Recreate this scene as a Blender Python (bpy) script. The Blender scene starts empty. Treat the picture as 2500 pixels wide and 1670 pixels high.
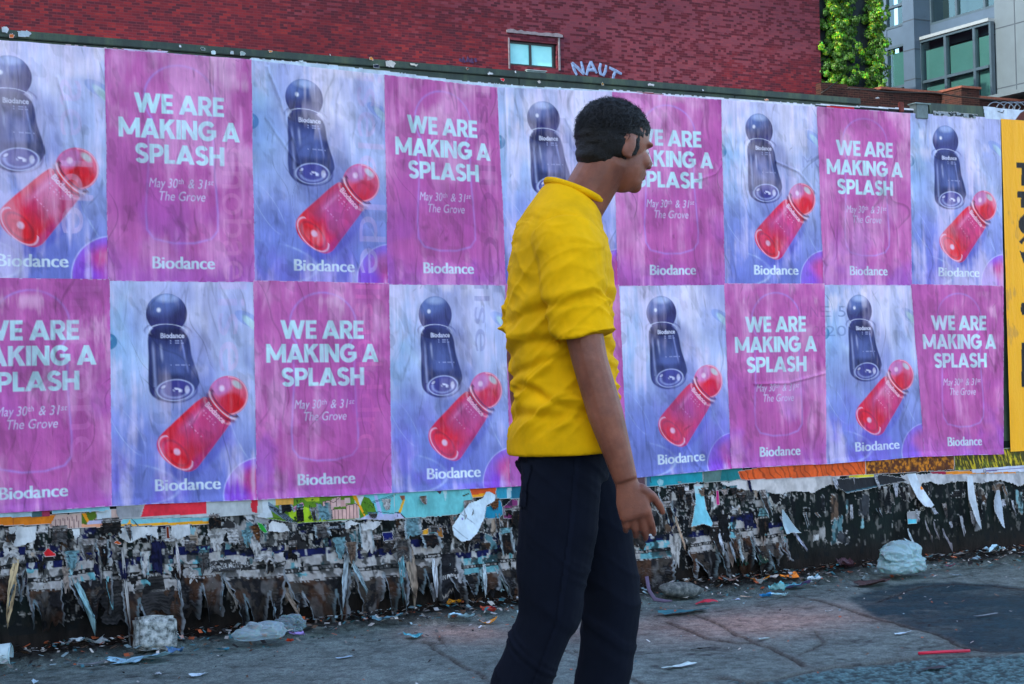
import bpy, bmesh, math, random
import numpy as np
from mathutils import Vector, Matrix, Euler

rnd = random.Random(7)
R = math.radians
scene = bpy.context.scene

# ------------------------------------------------------------------ camera
CAM_F, CAM_YAW = 3802.6, 0.4929                 # focal length in photo pixels (2500 wide), yaw to the right
CAM_P = np.array([-1.5212, -6.2613, 1.0829])
CAM_PITCH, CAM_ROLL = 0.0183, -0.0229
cam_data = bpy.data.cameras.new("camera")
cam = bpy.data.objects.new("camera", cam_data)
scene.collection.objects.link(cam)
cam_data.sensor_width = 36.0
cam_data.lens = CAM_F / 2500 * 36.0
cam_data.clip_start = 0.05
cam_data.clip_end = 3000
cam.matrix_world = (Matrix.Translation(Vector(CAM_P)) @ Matrix.Rotation(-CAM_YAW, 4, 'Z')
                    @ Matrix.Rotation(math.pi / 2 + CAM_PITCH, 4, 'X') @ Matrix.Rotation(CAM_ROLL, 4, 'Z'))
scene.camera = cam

# ------------------------------------------------------------------ sky, sun, exposure
SUN_DIR = Vector((-0.83, -0.13, 0.54)).normalized()      # direction towards the sun: low down the street, from the left
sun_el = math.asin(SUN_DIR.z)
sun_az = math.atan2(SUN_DIR.x, SUN_DIR.y)                 # clockwise from +Y
world = bpy.data.worlds.new("World")
scene.world = world
world.use_nodes = True
wn = world.node_tree.nodes
bg = wn["Background"]
sky = wn.new("ShaderNodeTexSky")
sky.sky_type = 'NISHITA'
sky.sun_disc = False
sky.sun_elevation = sun_el
sky.sun_rotation = sun_az
sky.air_density = 1.0
sky.dust_density = 1.6
world.node_tree.links.new(sky.outputs[0], bg.inputs[0])
bg.inputs[1].default_value = 0.15
sun_data = bpy.data.lights.new("sun", 'SUN')
sun_data.energy = 2.2
sun_data.angle = R(0.5)
sun_data.color = (1.0, 0.9, 0.74)
sun = bpy.data.objects.new("sun", sun_data)
scene.collection.objects.link(sun)
sun.rotation_euler = SUN_DIR.to_track_quat('Z', 'Y').to_euler()
sun.location = (0, 0, 60)
scene.view_settings.view_transform = 'Standard'
scene.view_settings.look = 'None'
scene.view_settings.exposure = 2.1
scene.view_settings.gamma = 1.0

# ------------------------------------------------------------------ surveying: photo pixel (2500 x 1670) -> point on a plane of the place
_c, _s = math.cos(CAM_ROLL), math.sin(CAM_ROLL)
_cp, _sp = math.cos(CAM_PITCH), math.sin(CAM_PITCH)
_cy, _sy = math.cos(CAM_YAW), math.sin(CAM_YAW)
def ray(px, py):
    x, y = px - 1250, py - 835
    rx, ry = _c * x + _s * y, -_s * x + _c * y
    y2, xc = -ry / CAM_F, rx / CAM_F
    yc, zc = y2 * _cp + _sp, -y2 * _sp + _cp
    return np.array([xc * _cy + zc * _sy, -xc * _sy + zc * _cy, yc])
def at_y(px, py, Y):
    r = ray(px, py); return CAM_P + (Y - CAM_P[1]) / r[1] * r
def at_x(px, py, X):
    r = ray(px, py); return CAM_P + (X - CAM_P[0]) / r[0] * r
def at_z(px, py, Z):
    r = ray(px, py); return CAM_P + (Z - CAM_P[2]) / r[2] * r
def photo_px(X, Y, Z):
    dx, dy, dz = X - CAM_P[0], Y - CAM_P[1], Z - CAM_P[2]
    xc, zc = dx * _cy - dy * _sy, dx * _sy + dy * _cy
    y2, z2 = dz * _cp - zc * _sp, zc * _cp + dz * _sp
    px, py = CAM_F * xc / z2, -CAM_F * y2 / z2
    return 1250 + _c * px - _s * py, 835 + _s * px + _c * py

# ------------------------------------------------------------------ helpers
def lin(c):
    """sRGB 0-255 -> linear"""
    a = np.asarray(c, float) / 255.0
    return np.where(a <= 0.04045, a / 12.92, ((a + 0.055) / 1.055) ** 2.4)
def lin4(*c):
    v = lin(c); return (float(v[0]), float(v[1]), float(v[2]), 1.0)
def ss(a, b, x):
    t = np.clip((x - a) / (b - a), 0, 1); return t * t * (3 - 2 * t)
def _hash(ix, iy, seed):
    h = (ix.astype(np.int64) * 374761393 + iy.astype(np.int64) * 668265263 + int(seed) * 974634777) & 0xffffffff
    h = ((h ^ (h >> 13)) * 1274126177) & 0xffffffff
    h = ((h ^ (h >> 16)) * 2246822519) & 0xffffffff
    return ((h ^ (h >> 15)) & 0xffffff) / float(0xffffff)
def vnoise(x, y, seed=0):
    x = np.asarray(x, float); y = np.asarray(y, float)
    x, y = np.broadcast_arrays(x, y)
    ix, iy = np.floor(x), np.floor(y)
    fx, fy = x - ix, y - iy
    fx = fx * fx * (3 - 2 * fx); fy = fy * fy * (3 - 2 * fy)
    a = _hash(ix, iy, seed); b = _hash(ix + 1, iy, seed)
    c = _hash(ix, iy + 1, seed); d = _hash(ix + 1, iy + 1, seed)
    return (a * (1 - fx) + b * fx) * (1 - fy) + (c * (1 - fx) + d * fx) * fy
def fbm(x, y, seed=0, oct=4):
    s = 0; a = 0.5; n = 0
    for i in range(oct):
        s = s + a * vnoise(np.asarray(x) * 2 ** i, np.asarray(y) * 2 ** i, seed + i * 17); n += a; a *= 0.55
    return s / n
def ridge(x, y, seed=0, oct=3):
    s = 0; a = 0.6; n = 0
    for i in range(oct):
        v = 1 - np.abs(2 * vnoise(np.asarray(x) * 2 ** i, np.asarray(y) * 2 ** i, seed + i * 31) - 1)
        s = s + a * v ** 4; n += a; a *= 0.5
    return s / n
def in_poly(x, y, pts):
    inside = np.zeros(np.broadcast(x, y).shape, bool)
    n = len(pts)
    for i in range(n):
        x1, y1 = pts[i]; x2, y2 = pts[(i + 1) % n]
        if y1 == y2: continue
        cond = ((y1 > y) != (y2 > y)) & (x < (x2 - x1) * (y - y1) / (y2 - y1) + x1)
        inside ^= cond
    return inside
def seg_dist(x, y, pts):
    d = np.full(np.broadcast(x, y).shape, 1e9)
    for (x1, y1), (x2, y2) in zip(pts[:-1], pts[1:]):
        dx, dy = x2 - x1, y2 - y1
        t = np.clip(((x - x1) * dx + (y - y1) * dy) / (dx * dx + dy * dy + 1e-12), 0, 1)
        d = np.minimum(d, np.hypot(x - x1 - t * dx, y - y1 - t * dy))
    return d
def smooth_loop(pts, n=8):
    out = []; m = len(pts)
    for i in range(m):
        p0, p1, p2, p3 = (np.array(pts[(i + k - 1) % m], float) for k in range(4))
        for j in range(n):
            t = j / n
            out.append(tuple(0.5 * (2 * p1 + (p2 - p0) * t + (2 * p0 - 5 * p1 + 4 * p2 - p3) * t * t + (3 * p1 - p0 - 3 * p2 + p3) * t ** 3)))
    return out

def link(o, parent=None):
    scene.collection.objects.link(o)
    if parent is not None: o.parent = parent
    return o
def tag(o, label=None, cat=None, group=None, kind=None):
    if label: o["label"] = label
    if cat: o["category"] = cat
    if group: o["group"] = group
    if kind: o["kind"] = kind
    return o
def empty(name, loc=(0, 0, 0)):
    o = bpy.data.objects.new(name, None); o.location = loc; o.empty_display_size = 0.2
    return link(o)
def np_mesh(name, v, q, col=None, mat=None, parent=None, smooth=True):
    """one mesh object from vertex / face arrays (faces all tris or all quads) with optional colours"""
    v = np.asarray(v, np.float32); q = np.asarray(q, np.int32); k = q.shape[1]
    me = bpy.data.meshes.new(name)
    me.vertices.add(len(v)); me.vertices.foreach_set("co", v.ravel())
    me.loops.add(q.size); me.loops.foreach_set("vertex_index", q.ravel())
    me.polygons.add(len(q)); me.polygons.foreach_set("loop_start", np.arange(0, q.size, k, dtype=np.int32))
    me.update(calc_edges=True)
    me.polygons.foreach_set("use_smooth", np.full(len(q), smooth))
    if col is not None:
        ca = me.color_attributes.new("Col", 'FLOAT_COLOR', 'POINT')
        c4 = np.ones((len(v), 4), np.float32); c4[:, :3] = np.asarray(col).reshape(-1, 3)
        ca.data.foreach_set("color", c4.ravel())
    me.validate()
    if mat is not None: me.materials.append(mat)
    o = bpy.data.objects.new(name, me)
    return link(o, parent)
def grid_faces(ny, nx):
    i = np.arange(ny * nx).reshape(ny, nx)
    return np.stack([i[:-1, :-1], i[:-1, 1:], i[1:, 1:], i[1:, :-1]], -1).reshape(-1, 4)
def sub_mesh(v, q, col):
    """drop the vertices no face uses"""
    u, inv = np.unique(q, return_inverse=True)
    return v[u], inv.reshape(q.shape), col[u]
class MB:
    """collects boxes, tubes and polygons for ONE mesh object"""
    def __init__(self): self.bm = bmesh.new()
    def box(self, x0, x1, y0, y1, z0, z1, bevel=0.0):
        m = Matrix.Translation(((x0 + x1) / 2, (y0 + y1) / 2, (z0 + z1) / 2)) @ Matrix.Diagonal((abs(x1 - x0), abs(y1 - y0), abs(z1 - z0), 1))
        r = bmesh.ops.create_cube(self.bm, size=1, matrix=m)
        if bevel:
            es = {e for vv in r["verts"] for e in vv.link_edges}
            bmesh.ops.bevel(self.bm, geom=list(es), offset=bevel, segments=2, affect='EDGES')
        return self
    def poly(self, pts):
        self.bm.faces.new([self.bm.verts.new(p) for p in pts]); return self
    def tube(self, pts, radii, n=8, cap=True, flat=1.0):
        """loft of rings along pts"""
        rings = []
        P = [Vector(p) for p in pts]
        for i, p in enumerate(P):
            d = (P[min(i + 1, len(P) - 1)] - P[max(i - 1, 0)]).normalized()
            a = d.cross(Vector((0, 1, 0)))
            if a.length < 1e-3: a = d.cross(Vector((1, 0, 0)))
            a.normalize(); b = d.cross(a).normalized()
            r = radii[i] if isinstance(radii, (list, tuple)) else radii
            ra, rb = (r if isinstance(r, (list, tuple)) else (r, r * flat))
            rings.append([self.bm.verts.new(p + a * (ra * math.cos(2 * math.pi * k / n)) + b * (rb * math.sin(2 * math.pi * k / n))) for k in range(n)])
        for r0, r1 in zip(rings[:-1], rings[1:]):
            for k in range(n):
                self.bm.faces.new((r0[k], r0[(k + 1) % n], r1[(k + 1) % n], r1[k]))
        if cap:
            self.bm.faces.new(rings[0][::-1]); self.bm.faces.new(rings[-1])
        return self
    def ball(self, c, r, rot=None, u=20, v=12):
        m = Matrix.Translation(c) @ (rot.to_matrix().to_4x4() if rot else Matrix()) @ Matrix.Diagonal((r[0], r[1], r[2], 1))
        bmesh.ops.create_uvsphere(self.bm, u_segments=u, v_segments=v, radius=1, matrix=m); return self
    def mesh(self, name):
        bmesh.ops.recalc_face_normals(self.bm, faces=self.bm.faces[:])
        me = bpy.data.meshes.new(name); self.bm.to_mesh(me); self.bm.free(); return me
    def build(self, name, mat, parent=None, smooth=False):
        me = self.mesh(name); me.materials.append(mat)
        me.polygons.foreach_set("use_smooth", np.full(len(me.polygons), smooth))
        return link(bpy.data.objects.new(name, me), parent)

# ------------------------------------------------------------------ materials
class NT:
    def __init__(self, name):
        self.m = bpy.data.materials.new(name); self.m.use_nodes = True
        self.t = self.m.node_tree; self.p = self.t.nodes["Principled BSDF"]
    def n(self, kind, **kw):
        nd = self.t.nodes.new(kind)
        for k, val in kw.items():
            if k.startswith("i_"):
                key = k[2:]; nd.inputs[int(key) if key.isdigit() else key].default_value = val
            else: setattr(nd, k, val)
        return nd
    def l(self, a, b): self.t.links.new(a, b)
    def coords(self, scale=(1, 1, 1), which="Object"):
        tc = self.n("ShaderNodeTexCoord"); mp = self.n("ShaderNodeMapping"); mp.inputs["Scale"].default_value = scale
        self.l(tc.outputs[which], mp.inputs[0]); return mp.outputs[0]
    def noise(self, vec, scale, detail=5, rough=0.6):
        nd = self.n("ShaderNodeTexNoise", i_Scale=scale, i_Detail=detail, i_Roughness=rough); self.l(vec, nd.inputs["Vector"]); return nd.outputs["Fac"]
    def ramp(self, fac, stops):
        nd = self.n("ShaderNodeValToRGB"); cr = nd.color_ramp
        while len(cr.elements) < len(stops): cr.elements.new(0.5)
        for e, (p, c) in zip(cr.elements, stops): e.position = p; e.color = c if len(c) == 4 else (*c, 1)
        self.l(fac, nd.inputs[0]); return nd.outputs[0]
    def math(self, op, a, b=None, c=None):
        nd = self.n("ShaderNodeMath", operation=op)
        for i, v in enumerate((a, b, c)):
            if v is None: continue
            if isinstance(v, (int, float)): nd.inputs[i].default_value = v
            else: self.l(v, nd.inputs[i])
        return nd.outputs[0]
    def mix(self, fac, a, b, mode='MIX'):
        nd = self.n("ShaderNodeMix", data_type='RGBA', blend_type=mode)
        for sock, v in ((nd.inputs["Factor"], fac), (nd.inputs["A"], a), (nd.inputs["B"], b)):
            if sock is nd.inputs["Factor"]: sock = nd.inputs[0]
            if isinstance(v, (int, float)): sock.default_value = v
            elif isinstance(v, tuple): sock.default_value = v
            else: self.l(v, sock)
        return nd.outputs["Result"]
    def bump(self, h, strength=0.3, dist=0.01):
        b = self.n("ShaderNodeBump", i_Strength=strength, i_Distance=dist); self.l(h, b.inputs["Height"]); self.l(b.outputs[0], self.p.inputs["Normal"]); return b
    def set(self, **kw):
        for k, v in kw.items():
            key = k.replace("_", " ")
            if hasattr(v, "links") or hasattr(v, "is_linked"): self.l(v, self.p.inputs[key])
            else: self.p.inputs[key].default_value = v
        return self
# nd.inputs["A"] picks the first socket of that name; ShaderNodeMix has one per data type, so address the colour ones by index
def _mix(self, fac, a, b, mode='MIX'):
    nd = self.n("ShaderNodeMix", data_type='RGBA', blend_type=mode)
    for sock, v in ((nd.inputs[0], fac), (nd.inputs[6], a), (nd.inputs[7], b)):
        if isinstance(v, (int, float)): sock.default_value = v
        elif isinstance(v, tuple): sock.default_value = v if len(v) == 4 else (*v, 1)
        else: self.l(v, sock)
    return nd.outputs[2]
NT.mix = _mix

def plain(name, srgb, rough=0.6, var=0.18, scale=6.0, bump=0.0, spec=0.4, metal=0.0, stretch=(1, 1, 1)):
    """a surface colour with its own uneven tone"""
    k = NT(name); vec = k.coords(stretch)
    f = k.noise(vec, scale, 6)
    c = lin4(*srgb)
    lo = tuple(x * (1 - var) for x in c[:3]) + (1,); hi = tuple(min(1, x * (1 + var)) for x in c[:3]) + (1,)
    k.set(Base_Color=k.ramp(f, [(0.3, lo), (0.7, hi)]), Roughness=rough, Metallic=metal)
    k.p.inputs["Specular IOR Level"].default_value = spec
    if bump: k.bump(k.noise(vec, scale * 5, 6), bump, 0.01)
    return k.m
def painted(name, rough=0.55, spec=0.4, bumps=((40, 0.2, (1, 1, 1)),), grain=0.0):
    """base colour from the colours stored on the sheet, paper/plaster relief from noise"""
    k = NT(name)
    at = k.n("ShaderNodeAttribute", attribute_name="Col")
    col = at.outputs["Color"]
    if grain:
        f = k.noise(k.coords((1, 1, 1)), 150, 4, .75)
        col = k.mix(grain, col, k.ramp(f, [(0.36, (0.18, 0.19, 0.2)), (0.52, (.85, .85, .85)), (0.68, (1.5, 1.45, 1.4))]), 'MULTIPLY')
    k.l(col, k.p.inputs["Base Color"])
    k.p.inputs["Roughness"].default_value = rough
    k.p.inputs["Specular IOR Level"].default_value = spec
    prev = None
    for sc, st, stretch in bumps:
        b = k.n("ShaderNodeBump", i_Strength=st, i_Distance=0.01)
        k.l(k.noise(k.coords(stretch), sc, 6), b.inputs["Height"])
        if prev is not None: k.l(prev.outputs[0], b.inputs["Normal"])
        prev = b
    if prev is not None: k.l(prev.outputs[0], k.p.inputs["Normal"])
    return k.m
# ================================================================== SETTING: ground
def px_line(pts, z=0.0):
    return [tuple(at_z(x, y, z)[:2]) for x, y in pts]
CRACKS = [  # surveyed on the photograph: (polyline, half width m)
    (px_line([(1632, 1518), (1676, 1536), (1720, 1558), (1785, 1569), (1836, 1572), (1883, 1583), (1920, 1601), (1963, 1627)]), 0.012),
    (px_line([(1690, 1500), (1749, 1521), (1792, 1547), (1836, 1569)]), 0.009),
    (px_line([(1400, 1590), (1465, 1623), (1538, 1656), (1600, 1690)]), 0.006),
    (px_line([(1330, 1560), (1420, 1612), (1465, 1623), (1540, 1600), (1640, 1590)]), 0.004),
    (px_line([(1756, 1656), (1836, 1667), (1909, 1656), (1979, 1639), (2098, 1623), (2256, 1604), (2400, 1600)]), 0.014),
    (px_line([(1991, 1465), (2058, 1485), (2121, 1505), (2196, 1524), (2295, 1552), (2335, 1572), (2366, 1584)]), 0.014),
    (px_line([(1991, 1465), (1930, 1452), (1860, 1470)]), 0.006),
    (px_line([(1068, 1548), (1075, 1574), (1034, 1567), (1084, 1599), (1131, 1627), (1190, 1660), (1240, 1700)]), 0.007),
    (px_line([(2140, 1470), (2240, 1430), (2330, 1424), (2420, 1428), (2500, 1440)]), 0.008),
    (px_line([(2366, 1584), (2440, 1592), (2520, 1588)]), 0.010),
    (px_line([(1950, 1600), (2010, 1570), (1990, 1540)]), 0.004),
]
PATCH = px_line([(2060, 1462), (2140, 1432), (2240, 1422), (2330, 1420), (2420, 1424), (2560, 1436), (2560, 1590), (2440, 1594), (2360, 1584), (2290, 1552), (2195, 1524), (2120, 1503)])
def make_pavement():
    xs = np.concatenate([np.arange(-5.0, -0.9, 0.04), np.arange(-0.9, 5.9, 0.011), np.arange(5.9, 11, 0.04)])
    ys = np.concatenate([np.arange(-3.3, -2.6, 0.03), np.arange(-2.6, 0.03, 0.011)])
    X, Y = np.meshgrid(xs, ys)
    n1 = fbm(X * 1.3, Y * 1.3, 3, 5); n2 = fbm(X * 9, Y * 9, 9, 5); n3 = fbm(X * 55, Y * 55, 12, 3); n4 = fbm(X * 3.5 + n1, Y * 6, 21, 4)
    n5 = fbm(X * 28 + Y * 8, Y * 28, 14, 3)
    tone = 0.55 + 0.8 * (n1 - 0.5) + 0.9 * (n2 - 0.5) + 1.25 * (n3 - 0.5) + .6 * (n5 - .5) - .22 * ss(.62, .8, n4)
    base = lin((106, 120, 116))[None, None] * (0.45 + 1.0 * tone[..., None])
    # pools of warm reflected light painted into the concrete colour
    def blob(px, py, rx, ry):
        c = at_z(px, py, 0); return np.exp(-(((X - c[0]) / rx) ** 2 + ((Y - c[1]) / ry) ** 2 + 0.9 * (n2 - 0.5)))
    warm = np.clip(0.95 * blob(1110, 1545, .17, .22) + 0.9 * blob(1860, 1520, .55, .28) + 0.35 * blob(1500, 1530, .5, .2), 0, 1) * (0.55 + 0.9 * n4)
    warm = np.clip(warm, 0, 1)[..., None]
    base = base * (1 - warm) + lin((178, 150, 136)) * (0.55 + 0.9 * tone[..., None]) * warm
    # coarse asphalt of the crossing in the corner
    d = px_line([(1756, 1658), (1836, 1667), (1909, 1657), (1979, 1641), (2098, 1625), (2256, 1606), (2400, 1600), (2700, 1590)])
    lim = np.interp(X, [p[0] for p in d], [p[1] for p in d], left=-9, right=d[-1][1])
    road = ss(-0.02, 0.05, lim - Y + 0.04 * (n2 - .5))[..., None]
    grit = 0.35 + 1.5 * ss(.3, .8, fbm(X * 70, Y * 70, 41, 2))[..., None]
    base = base * (1 - road) + lin((74, 104, 106)) * grit * road
    # tar patch
    wx, wy = X + 0.05 * (n2 - .5) + .03 * (n5 - .5), Y + 0.06 * (n2 - .5) + .03 * (n5 - .5)
    pm = in_poly(wx, wy, PATCH); pd = seg_dist(wx, wy, PATCH + PATCH[:1]); pm = ss(-.02, .05, np.where(pm, pd, -pd))
    pmf = (pm * (.72 + .5 * n2 - .35 * ss(.6, .75, n4)))[..., None]; pmf = np.clip(pmf, 0, 1)
    base = base * (1 - pmf) + lin((24, 56, 64)) * (0.5 + 0.8 * tone[..., None]) * pmf
    Z = 0.012 * (n1 - .5) + 0.006 * (n2 - .5) + 0.0035 * (n3 - .5) + 0.004 * road[..., 0] * (grit[..., 0] - 1) - 0.004 * pm
    for pts, w in CRACKS:
        dd = seg_dist(X + 0.03 * (fbm(X * 14, Y * 14, 77, 3) - .5), Y + 0.03 * (fbm(X * 14, Y * 14, 78, 3) - .5), pts)
        ww = w * (0.5 + 1.0 * n2)
        ww = ww * .55; k = np.exp(-(dd / ww) ** 2)
        Z = Z - 0.016 * k
        base = base * (1 - 0.95 * k[..., None]) + lin((18, 14, 13)) * 0.95 * k[..., None]
        halo = 0.4 * np.exp(-(dd / (ww * 5)) ** 2)[..., None]
        base = base * (1 - halo) + lin((70, 52, 44)) * halo
    # dirt swept up against the fence
    edge = -0.24 - 0.16 * (fbm(X * 1.7, 0 * X, 51, 4) - .5) * 2
    dirt = ss(0, 0.20, Y - edge + 0.22 * (n2 - .5))
    Z = Z + dirt * (0.035 + 0.05 * (fbm(X * 6, Y * 10, 61, 4) - .5) + 0.015 * (n3 - .5))
    dcol = lin((34, 31, 27))[None, None] * (0.3 + 1.7 * n3[..., None] * (0.5 + n4[..., None]))
    base = base * (1 - dirt[..., None]) + dcol * dirt[..., None]
    # black spots of trodden gum
    for i in range(170):
        gx, gy = rnd.uniform(-0.6, 5.6), rnd.uniform(-2.6, -0.2)
        r = rnd.uniform(.008, .022)
        k = np.exp(-(((X - gx) / (r * 1.4)) ** 2 + ((Y - gy) / r) ** 2) ** 2)[..., None] * rnd.uniform(.3, .75)
        base = base * (1 - k) + lin((28, 30, 34)) * k
    v = np.stack([X, Y, Z], -1).reshape(-1, 3)
    m = painted("worn_pavement", 0.75, 0.22, ((60, 0.4, (1, 1, 1)), (300, 0.6, (1, 1, 1))), 0.75)
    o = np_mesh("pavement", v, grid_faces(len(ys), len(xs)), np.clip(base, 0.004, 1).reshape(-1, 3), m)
    tag(o, "cracked dirty pavement in front of the poster fence", "pavement", kind='structure')
make_pavement()
kerb = MB().box(-60, 80, -3.5, -3.32, -0.2, -0.005, 0.01).build("kerb", plain("kerb_stone", (120, 122, 120), 0.7, .25, 9, .3))
tag(kerb, "stone kerb along the street side of the pavement", "kerb", kind='structure')
pv = MB().box(-60, -5.0, -3.32, 0.0, -0.2, -0.004).box(11, 80, -3.32, 0.0, -0.2, -0.004).build("pavement", plain("far_pavement", (84, 92, 98), 0.7, .3, 4, .3))
tag(pv, "plain pavement running on to both sides of the cracked stretch", "pavement", kind='structure')
g = MB().poly([(-900, -900, -0.15), (900, -900, -0.15), (900, 900, -0.15), (-900, 900, -0.15)]).build("ground", plain("asphalt", (62, 64, 68), 0.75, .3, 3, .3))
tag(g, "asphalt ground of the street and the lot behind the fence", "ground", kind='structure')

# ================================================================== the poster fence
M_FENCE = NT("green_plywood")
_v = M_FENCE.coords((1, 1, 0.25))
_f = M_FENCE.noise(_v, 14, 8, .7); _g = M_FENCE.noise(M_FENCE.coords((1, 1, 1)), 3, 6)
M_FENCE.set(Base_Color=M_FENCE.ramp(M_FENCE.mix(0.4, _f, _g), [(0.3, lin4(17, 26, 22)), (0.48, lin4(38, 56, 46)), (0.58, lin4(60, 78, 56)), (0.70, lin4(90, 92, 56))]), Roughness=0.55)
M_FENCE.bump(_f, 0.35, 0.004)
M_FENCE = M_FENCE.m
fence = empty("plywood_fence", (2, 0.02, 0))
tag(fence, "tall dark green plywood fence covered in pasted posters", "fence")
def fchild(o):
    o.parent = fence; o.location = (-2, -0.02, 0); return o
for i in range(-4, 9):
    x0 = -0.53 + i * 1.22
    top = 2.425 if i < 4 else 2.40
    fchild(MB().box(x0 + 0.0015, x0 + 1.2185, 0.0, 0.018, -0.1, top, 0.001).build("panel", M_FENCE))
fchild(MB().box(-6, 3.93, -0.012, 0.05, 2.4265, 2.458, 0.003).box(-6, 3.93, 0.0195, 0.05, 2.33, 2.425).build("rail", M_FENCE))
for i in range(-4, 9):
    fchild(MB().box(-0.53 + i * 1.22 - .045, -0.53 + i * 1.22 + .045, 0.0515, 0.14, -0.1, 2.40).build("post", M_FENCE))
# the patched fence top towards the right
def bx(px0, py0, px1, py1, y0, y1, name, mat, lean=0.0):
    a = at_y(px0, py0, 0); b = at_y(px1, py1, 0)
    return fchild(MB().box(a[0], b[0], y0, y1, b[2], a[2], 0.003).build(name, mat))
M_TIN = plain("weathered_tin", (96, 112, 112), 0.5, .35, 18, .2)
M_RUST = plain("rusty_red_iron", (110, 44, 34), 0.7, .4, 30, .3)
bx(2190, 250, 2202, 275, -0.020, -0.004, "rust_bracket", M_RUST)
bx(2229, 254, 2259, 292, -0.026, 0.03, "post_end", M_TIN)
bx(2225, 252, 2263, 258, -0.034, 0.035, "post_cap", plain("bleached_cap", (130, 150, 150), .6, .3, 20))
a0, a1 = at_y(2263, 253, 0), at_y(2402, 262, 0)
mb = MB()
zlow = 2.30
pts = [(at_y(2263, 252, 0)), at_y(2398, 261, 0), at_y(2404, 300, 0), at_y(2268, 296, 0)]
f0 = [mb.bm.verts.new((p[0], -0.014, p[2])) for p in pts]; f1 = [mb.bm.verts.new((p[0], 0.004, p[2])) for p in pts]
mb.bm.faces.new(f0); mb.bm.faces.new(f1[::-1])
for k in range(4): mb.bm.faces.new((f0[k], f0[(k + 1) % 4], f1[(k + 1) % 4], f1[k]))
fchild(mb.build("cover_board", M_FENCE))

# ================================================================== brick building behind the lot
YB = 32.0
XE = float(at_y(2003, 120, YB)[0])
def brick_mat(name, dark=False):
    k = NT(name)
    tc = k.n("ShaderNodeTexCoord"); sp = k.n("ShaderNodeSeparateXYZ"); k.l(tc.outputs["Object"], sp.inputs[0])
    x = k.math('ADD', sp.outputs[0], sp.outputs[1]); z = sp.outputs[2]      # side walls run along y
    bw, bh = 0.2032, 0.0677
    row = k.math('FLOOR', k.math('DIVIDE', z, bh))
    hdr = k.math('LESS_THAN', k.math('MODULO', row, 6.0), 0.5)              # every sixth course is headers
    odd = k.math('MODULO', row, 2.0)
    xs = k.math('DIVIDE', x, k.math('SUBTRACT', bw, k.math('MULTIPLY', hdr, bw / 2)))
    xs = k.math('ADD', xs, k.math('MULTIPLY', odd, 0.5))
    col = k.math('FLOOR', xs)
    cv = k.n("ShaderNodeCombineXYZ"); k.l(col, cv.inputs[0]); k.l(row, cv.inputs[1])
    wnz = k.n("ShaderNodeTexWhiteNoise", noise_dimensions='2D'); k.l(cv.outputs[0], wnz.inputs["Vector"])
    rv = wnz.outputs["Value"]
    fx = k.math('FRACT', xs); fz = k.math('FRACT', k.math('DIVIDE', z, bh))
    wob = k.noise(k.coords((1, 1, 1)), 40, 3)
    mx = k.math('LESS_THAN', fx, k.math('ADD', 0.03, k.math('MULTIPLY', wob, 0.06)))
    mz = k.math('LESS_THAN', fz, k.math('ADD', 0.10, k.math('MULTIPLY', wob, 0.16)))
    mort = k.math('MAXIMUM', mx, mz)
    big = k.noise(k.coords((0.5, 1, 0.75)), 0.42, 5, .62)
    med = k.noise(k.coords((1, 1, 1)), 2.3, 6, .65)
    fine = k.noise(k.coords((1, 1, 1)), 19, 4)
    tone = k.math('ADD', k.math('MULTIPLY', rv, 0.62), k.math('MULTIPLY', med, 0.38))
    if dark:
        bc = k.ramp(tone, [(0.2, lin4(22, 10, 11)), (0.55, lin4(36, 16, 15)), (0.9, lin4(54, 23, 20))]); mc = lin4(64, 44, 38)
    else:
        bc = k.ramp(tone, [(0.16, lin4(58, 20, 34)), (0.32, lin4(72, 20, 34)), (0.52, lin4(90, 22, 34)), (0.74, lin4(112, 28, 36)), (0.92, lin4(132, 44, 40))]); mc = lin4(92, 40, 50)
    c = k.mix(mort, bc, mc)
    if not dark:
        # scraped, paint-worn lilac bricks in the upper right stretch of the wall
        g1 = k.math('SUBTRACT', k.math('MULTIPLY', z, 0.09), k.math('MULTIPLY', k.math('ABSOLUTE', k.math('SUBTRACT', sp.outputs[0], 21.5)), 0.035))
        worn = k.math('ADD', k.math('ADD', k.math('MULTIPLY', big, 1.7), k.math('MULTIPLY', rv, 0.5)), k.math('SUBTRACT', g1, 1.46))
        wm = k.ramp(worn, [(0.50, (0, 0, 0)), (0.66, (1, 1, 1))])
        wn_ = k.math('MULTIPLY', wm, k.math('GREATER_THAN', k.math('ADD', k.math('MULTIPLY', rv, .7), k.math('MULTIPLY', med, .5)), 0.52))
        c = k.mix(k.math('MULTIPLY', wn_, 0.5), c, lin4(106, 62, 76))
        specks = k.ramp(fine, [(0.70, (0, 0, 0)), (0.78, (1, 1, 1))])
        c = k.mix(k.math('MULTIPLY', specks, 0.3), c, lin4(150, 60, 66))
        soot = k.ramp(k.noise(k.coords((0.35, 1, 0.6)), 0.5, 4), [(0.35, (0.62, 0.56, 0.66)), (0.6, (1, 1, 1))])
        c = k.mix(1.0, c, soot, 'MULTIPLY')
    k.set(Base_Color=c, Roughness=0.85)
    k.p.inputs["Specular IOR Level"].default_value = 0.25
    h = k.math('SUBTRACT', k.math('MULTIPLY', fine, 0.3), mort)
    k.bump(h, 0.5, 0.008)
    return k.m
M_BRICK = brick_mat("red_brick")
M_BRICK2 = brick_mat("dark_brown_brick", True)
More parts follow.
